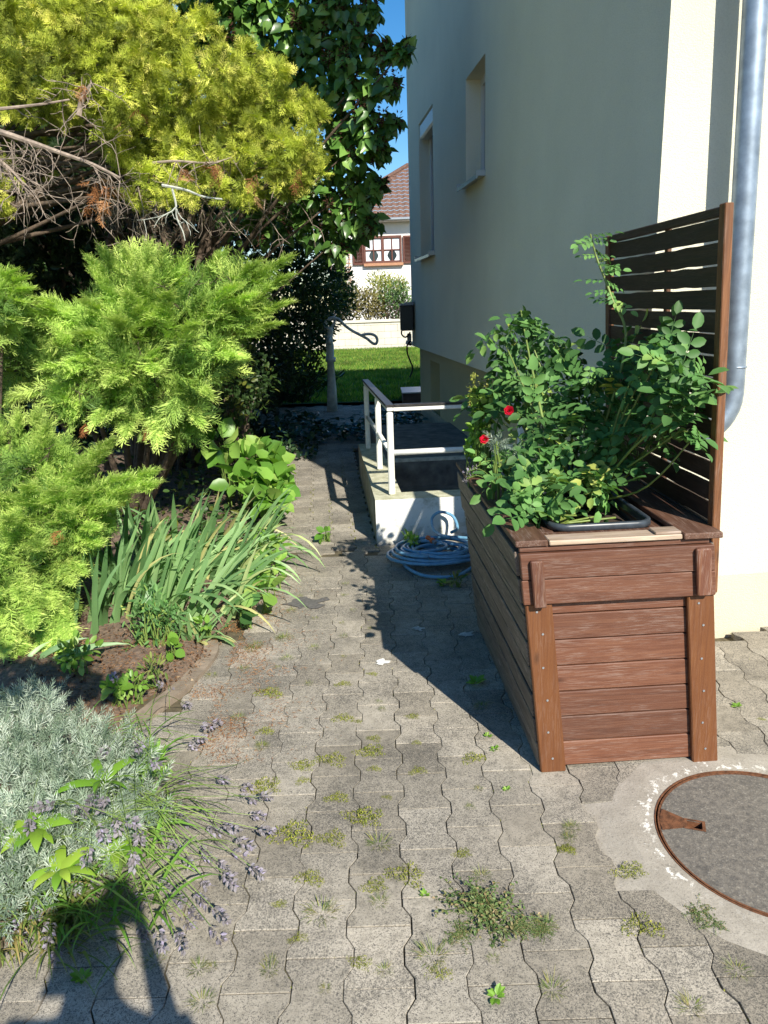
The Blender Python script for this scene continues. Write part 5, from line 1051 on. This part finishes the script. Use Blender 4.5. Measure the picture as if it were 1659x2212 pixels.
# --- small weeds in the joints, each one its own object
WEEDS=[('m',-0.206,2.799,0.05),('m',-0.236,2.504,0.06),('m',-0.346,2.471,0.05),('m',-0.337,2.377,0.03),('m',-0.204,2.271,0.045),('m',-0.105,2.163,0.07),('m',-0.343,2.085,0.08),('m',-0.210,2.064,0.05),('m',-0.087,2.549,0.06),('m',-0.071,2.436,0.03),('m',0.092,2.414,0.035),('m',0.211,1.974,0.03),('m',0.543,1.976,0.03),('m',0.027,1.891,0.06),('m',-0.069,1.851,0.04),('m',-0.268,1.889,0.05),('m',-0.280,1.667,0.03),('m',-0.106,1.581,0.035),('m',0.102,1.542,0.04),('m',-0.219,3.095,0.04),('m',-0.141,2.771,0.02),('m',-0.526,2.718,0.04),('m',-0.072,2.639,0.03),('m',-0.480,2.349,0.07),('m',-0.553,3.034,0.07),('m',-0.024,2.267,0.02),('m',0.091,2.795,0.03),('m',0.309,2.478,0.05),('m',-0.083,3.182,0.03),('m',-0.350,1.793,0.025),('m',0.098,2.600,0.02),('g',-0.570,3.618,0.06),('g',-0.691,3.531,0.06),('g',-0.556,3.980,0.05),('g',-0.198,3.948,0.035),('g',-0.387,3.484,0.05),('g',-0.406,3.853,0.04),('g',-0.261,4.183,0.035),('g',-0.256,4.366,0.04),('g',-0.097,3.693,0.03),('g',-0.236,3.604,0.04),('g',-0.509,3.370,0.05),('g',-0.226,3.370,0.03),('g',-0.379,3.106,0.035),('g',-0.522,2.609,0.05),('g',-0.222,1.757,0.09),('g',-0.057,2.033,0.07),('g',0.259,1.876,0.05),('g',0.308,2.294,0.03),('g',0.263,2.197,0.03),('g',0.089,1.592,0.08),('g',-0.042,1.557,0.04),('g',-0.348,1.566,0.05),('g',-0.051,1.787,0.05),('g',-0.193,1.506,0.03),('g',0.386,1.483,0.06),('g',0.588,2.077,0.05),('g',0.558,2.035,0.04),('g',-0.050,2.921,0.03),('g',-0.038,2.861,0.03),('g',-0.254,3.772,0.03),('g',0.420,1.686,0.05),('g',0.251,1.579,0.03),('g',-0.547,3.277,0.03),('g',0.392,2.857,0.06),('g',-0.529,4.176,0.05),('s',0.385,2.625,0.035),('s',0.399,2.533,0.035),('s',0.081,1.808,0.03),('s',0.405,2.283,0.03),('s',0.239,1.466,0.05),('s',0.395,3.051,0.08),('s',0.356,4.308,0.09),('p',0.258,1.743,0.19),('p',0.339,1.679,0.08),('p',0.173,1.662,0.07),('p',0.400,1.673,0.06),
('m',0.712,1.875,0.055),('m',0.679,1.665,0.06),('m',0.546,1.977,0.03),('g',0.875,1.520,0.05),('g',0.716,1.419,0.06),('g',0.575,2.077,0.04),('p',0.853,1.712,0.07),('p',0.876,1.669,0.06),('g',0.566,2.023,0.04),('s',1.465,2.781,0.04),('m',1.519,2.681,0.02),
('g',-0.538,1.580,0.05),('g',-0.663,1.610,0.05),('g',-0.501,1.585,0.03),('s',-0.843,1.564,0.05),('g',-0.508,1.483,0.05),('g',-0.853,3.217,0.06),('g',-0.708,3.278,0.05),('g',-0.657,2.828,0.05),('g',-0.521,2.616,0.05),('g',-0.702,3.485,0.08),('g',-0.550,3.604,0.08),('g',-0.558,3.965,0.05),('g',-0.348,1.597,0.03)]
KIND=dict(m=('moss_cushion','moss','yellow green moss cushions in the paving joints'),g=('grass_tuft','grass tuft','grass tufts growing in the paving joints'),s=('seedling','weed','small leafy seedlings between the pavers'),p=('creeping_weed','weed','creeping reddish green weeds on the pavers'))
def weed_mesh(k,seed,s=1.):
    r=random.Random(seed);w=MB();w.local=True
    if k=='m':
        n=420;a=RNG.uniform(0,6.28,n);q=np.sqrt(RNG.random(n))*(1+.25*np.sin(a*3+seed)+.15*np.sin(a*5));P=np.stack([q*np.cos(a),q*np.sin(a)*.7,.10*(1-np.minimum(1,q**2))+.02],1);w.inst(DI,P,basis(nrm(RNG.normal(size=(n,3))*.7+np.array([0,0,.4]))),.15*RNG.uniform(.6,1.2,n));mt='lf_moss'
    elif k=='g':
        for i in range(60):
            a=r.uniform(0,6.28);q=r.random()**.6*.6;blade(w,(q*math.cos(a),q*math.sin(a),0),(math.cos(a),math.sin(a),r.uniform(.5,2.2)),r.uniform(.3,.85)*(1.3 if r.random()<.15 else 1),.030,r.uniform(.1,1.1),n=4)
        mt='lf_weed'
    elif k=='s':
        for i in range(9):
            a=i*2.4;d=np.array([math.cos(a),math.sin(a),r.uniform(.2,.9)]);w.inst(OV,np.array([d*.15]),basis(np.array([d]),np.array([(0,0,1.)])),r.uniform(.6,1.0))
        mt='lf_basil'
    else:
        for i in range(52):
            a=r.uniform(0,6.28);P=wander((r.uniform(-.15,.15),r.uniform(-.15,.15),.02),(math.cos(a),math.sin(a)*.7,.05),r.uniform(.5,1.05),7,-.02,.22,r);P[:,2]=np.clip(P[:,2],.01,.1);w.tube(P,.006,3,cap=False)
            for q in P[1:]: w.inst(OV,np.array([q,q,q])+RNG.normal(size=(3,3))*np.array([.03,.03,.0]),basis(nrm(RNG.normal(size=(3,3))*np.array([1,1,.4])),nrm(np.array([0,0,1.])+RNG.normal(size=(3,3))*.4)),.075)
        mt='lf_purs'
    return w,M[mt]
proto={}
for k in 'mgsp':
    for v in range(3 if k!='p' else 2):
        w,mt=weed_mesh(k,v+3);o=w.build(KIND[k][0],mt);proto[k,v]=o;S.collection.objects.unlink(o)
rg=random.Random(99)
ROWS=((1.62,'at the bottom edge'),(1.80,'just above the bottom edge'),(2.0,'level with the manhole handle'),(2.25,'level with the upper manhole rim'),(2.5,'level with the planter foot'),(2.9,'just past the planter front'),(3.35,'by the bed edging curve'),(3.8,'beside the small iris fan'),(9,'beside the big iris clump'))
COLS=((-.60,'far left'),(-.40,'left side'),(-.20,'left of centre'),(0.0,'centre'),(.20,'just right of centre'),(.45,'right of centre'),(9,'right side'))
BASE={'m':'moss cushion','g':'thin grass tuft','s':'leafy seedling','p':'creeping weed mat'}
cells={};KS=dict(m=1.0,g=.72,s=.66,p=.85)
for i,(k,x,y,s_) in enumerate(WEEDS):
    cells.setdefault((k,next(r_[1] for r_ in ROWS if y<r_[0]),next(c__[1] for c__ in COLS if x<c__[0])),[]).append(i)
lab={}
for (k,rw,cl_),ids in cells.items():
    ids=sorted(ids,key=lambda i:WEEDS[i][2])
    for j_,i in enumerate(ids):
        pre='' if len(ids)==1 else (('nearer ','farther ')[j_] if len(ids)==2 else ('nearest ','middle ','farthest ','fourth ','fifth ')[j_])
        lab[i]=pre+BASE[k]+' '+('' if cl_=='centre' else '')+'at the '+cl_.replace('far left','far left').replace('centre','centre' if cl_!='centre' else 'centre line')+' '+rw
for i,(k,x,y,s_) in enumerate(WEEDS):
    o=proto[k,i%(3 if k!='p' else 2)].copy();S.collection.objects.link(o);o.location=(x,y,.0);o.rotation_euler=(0,0,rg.uniform(0,6.28) if k!='m' else rg.uniform(-.4,.4));o.scale=(s_*KS[k],s_*KS[k]*rg.uniform(.8,1.1),s_*KS[k]*rg.uniform(.8,1.1))
    tag(o,lab[i].replace('  ',' '),KIND[k][1],KIND[k][2])
# moss threads in the far path joints
gc=MB();rg=random.Random(15);P=[]
c_,s__=math.cos(HR*.78),math.sin(HR*.78)
for i in range(-6,3):
    for k_ in range(520):
        v_=rg.uniform(.05,4.0)
        if math.sin(v_*3+i*1.7)+rg.uniform(-.8,.8)<-.1: continue
        cx=i*.160+.08;off=zig(v_-(.1 if i%2 else 0));X=cx+off+rg.gauss(0,.004);x=-.29+X*c_-v_*s__;y=4.99+X*s__+v_*c_
        if keep_far(x,y): P.append((x,y,-.004))
P=np.array(P);gc.inst(DI,P,basis(nrm(RNG.normal(size=P.shape)+np.array([0,0,.8]))),.013*RNG.uniform(.6,1.3,len(P)))
P=[]
for k_ in range(5200):
    i=rg.randint(-7,12);y=rg.uniform(1.0,4.9);x=-.055+i*.16+.08+zig(y)*(1 if i%2==0 else -1)*1.0+rg.gauss(0,.003)
    if rg.random()<.45: y=round(y/.2)*.2+rg.gauss(0,.003);x=-.055+i*.16+rg.uniform(-.09,.09)
    if math.sin(y*2.1+x*5)+math.sin(x*9-y)+rg.uniform(-1,1)>.3 and keep_near(x,y): P.append((x,y,-.006))
P=np.array(P);gc.inst(DI,P,basis(nrm(RNG.normal(size=P.shape)+np.array([0,0,.8]))),.010*RNG.uniform(.5,1.3,len(P)))
tag(gc.build('joint_moss',M['lf_moss']),'thin yellow green moss lines filling the paving joints','moss',kind='stuff')
# fallen needles by the bed edge
gc=MB();P=[]
for _ in range(6500):
    y=rg.uniform(2.5,4.6);x=-.86+abs(rg.gauss(0,.17))-(.05 if y>3 else -.08)+ (.1 if 3.2<y<3.7 else 0)
    if math.sin(x*14+y*9)+math.sin(y*17-x*8)+rg.uniform(-1,1)>-.2: P.append((x,y,.003+.012*rg.random()))
for _ in range(3500): 
    x,y=rg.uniform(-1.7,-.9),rg.uniform(2.6,3.7)
    if inside(x,y): P.append((x,y,soilz(x,y)+.012))
P=np.array(P);d=nrm(RNG.normal(size=P.shape)*np.array([1,1,.12]));gc.inst(diamond(.09,1,.02),P,basis(d,np.array([0,0,1.])),.022*RNG.uniform(.5,1.3,len(P)))
tag(gc.build('fallen_needles',M['needles']),'rust coloured fallen conifer needles scattered along the bed edge','needles',kind='stuff')
gc=MB();P=[]
while len(P)<9000:
    x,y=random.uniform(-2.6,-.85),random.uniform(1.2,4.4)
    if inside(x,y): P.append((x,y,soilz(x,y)+random.uniform(-.004,.008)))
P=np.array(P);gc.inst(tp([(0,0,.5),(.5,0,-.2),(-.3,.45,-.2),(-.3,-.45,-.2)],[(0,1,2),(0,2,3),(0,3,1)]),P,basis(RNG.normal(size=P.shape)),.011*RNG.uniform(.3,1.5,len(P))**1.5)
tag(gc.build('soil_litter',leaf('soil_crumbs',[(0,(.05,.03,.02)),(.6,(.14,.09,.06)),(.93,(.24,.15,.09)),(1,(.38,.30,.2))],0,.95,.1)),'loose brown crumbs and small stones lying on the garden bed soil','litter',kind='stuff')
# pale bird-dropping like lime spots and a dark stain on the path
for nm,lab,px,py,rx,col in(('lime_spot','white lime splash on the paving left of the planter shadow',825,1432,.035,(.75,.74,.70)),('dark_stain','blackened patch on the pavers below the iris clump',665,1305,.11,(.11,.105,.10)),('lime_spot','faint pale lime splash in the shade beside the planter',905,1360,.03,(.5,.5,.47)),('lime_spot','tiny pale lime splash near the planter foot in shade',1010,1372,.035,(.5,.5,.47))):
    c=G(px,py);w=MB();rg2=random.Random(px);n=26
    V=[(c[0]+rx*(1+.35*math.sin(a*3+px)+.25*math.sin(a*7+py)+rg2.uniform(-.15,.15))*math.cos(a),c[1]+rx*.8*(1+.35*math.sin(a*4+px)+rg2.uniform(-.25,.25))*math.sin(a),.0062) for a in np.linspace(0,2*math.pi,n,endpoint=False)]
    V+=[(v[0],v[1],.0035) for v in V]
    w.raw(V,[tuple(range(n))]);w.raw(V,[tuple(range(n))]) if False else None
    tag(w.build(nm,simple(nm+str(px),col,.9,nscale=60,var=.3)),kind='structure')
# lawn blades
n=52000;xs=RNG.uniform(-3.2,2.2,n);ys=13.1+15.4*RNG.random(n)**1.1
P=np.stack([xs,ys,np.full(n,.01)],1);d=nrm(RNG.normal(size=P.shape)*.35+np.array([0,0,1]));gc=MB();gc.inst(diamond(.12,1,.05),P,basis(d,np.array([0,-1,.2])+RNG.normal(size=P.shape)*.3),.095*RNG.uniform(.5,1.3,n))
tag(gc.build('lawn_grass',M['lf_grass']),'mown green lawn grass between the crossing path and the block wall','grass',kind='stuff')
# ============================================================= PERSON (behind the camera; casts the shadow at lower left)
def skin(name,nodes,edges,mt,parent,sub=2):
    me=bpy.data.meshes.new(name);me.from_pydata([n_[0] for n_ in nodes],edges,[]);o=bpy.data.objects.new(name,me);S.collection.objects.link(o)
    sk=o.modifiers.new('s','SKIN')
    for v_,n_ in zip(me.skin_vertices[0].data,nodes): v_.radius=(n_[1],n_[1] if len(n_)<3 else n_[2])
    me.skin_vertices[0].data[0].use_root=True
    ss=o.modifiers.new('u','SUBSURF');ss.levels=sub;ss.render_levels=sub;me.materials.append(mt);o.parent=parent;return o
pe=empty('person',(.0,-.33,0),0,label='person in dark clothes standing and holding up a phone with both hands',cat='person')
skinm=simple('skin',(.5,.3,.2),.5);cl=simple('dark_blue_cloth',(.05,.07,.12),.9);tr_=simple('dark_trousers',(.04,.04,.045),.9);hair=simple('brown_hair',(.06,.035,.02),.7)
nodes=[((0,0,.95),.13,.10),((0,0,1.15),.14,.10),((0,0,1.38),.155,.10),((0,.01,1.48),.06),((0,.02,1.54),.055),((0,.035,1.64),.085,.10),((0,.03,1.72),.07,.085)]
E_=[(0,1),(1,2),(2,3),(3,4),(4,5),(5,6)]
for sx in(-1,1):
    b_=len(nodes);nodes+=[((sx*.19,0,1.41),.06),((sx*.17,.09,1.16),.046),((sx*.11,.16,1.40),.032),((sx*.065,.22,1.53),.028,.02),((sx*.055,.235,1.58),.03,.016)]
    E_+=[(2,b_),(b_,b_+1),(b_+1,b_+2),(b_+2,b_+3),(b_+3,b_+4)]
    for f_ in range(4): k=len(nodes);nodes+=[((sx*.05,.235+.004*f_,1.565+.018*f_),.0095),((sx*.025,.262,1.57+.018*f_),.008)];E_+=[(b_+4,k),(k,k+1)]
    k=len(nodes);nodes+=[((sx*.055,.22,1.61),.010),((sx*.03,.215,1.63),.009)];E_+=[(b_+4,k),(k,k+1)]
    b_=len(nodes);nodes+=[((sx*.10,0,.86),.095),((sx*.11,.01,.50),.062),((sx*.12,-.02,.10),.042),((sx*.13,.10,.035),.04,.03)];E_+=[(0,b_),(b_,b_+1),(b_+1,b_+2),(b_+2,b_+3)]
skin('body',nodes,E_,skinm,pe)
skin('shirt',[((0,0,.95),.15,.12),((0,0,1.15),.155,.115),((0,0,1.40),.175,.12),((-.19,0,1.42),.08),((-.19,.07,1.20),.075),((.19,0,1.42),.08),((.19,.07,1.20),.075)],[(0,1),(1,2),(2,3),(3,4),(2,5),(5,6)],cl,pe)
skin('trousers',[((0,0,.93),.14,.12),((-.1,0,.82),.10),((-.11,.01,.50),.075),((-.12,-.02,.12),.06),((.1,0,.82),.10),((.11,.01,.50),.075),((.12,-.02,.12),.06)],[(0,1),(1,2),(2,3),(0,4),(4,5),(5,6)],tr_,pe)
skin('hair',[((0,-.01,1.70),.085,.09),((0,-.03,1.62),.075,.07),((0,.03,1.755),.07,.07)],[(0,1),(0,2)],hair,pe)
ph=empty('phone',(.0,-.082,1.60),0,label='dark phone held upright in both hands',cat='phone')
w=MB();w.box((.0,-.082,1.60),(.075,.009,.155),bev=.003);part(w,'phone_body',M['black_cap'],ph)
w=MB();w.box((.0,-.0875,1.60),(.069,.001,.147));part(w,'screen',M['glass'],ph)
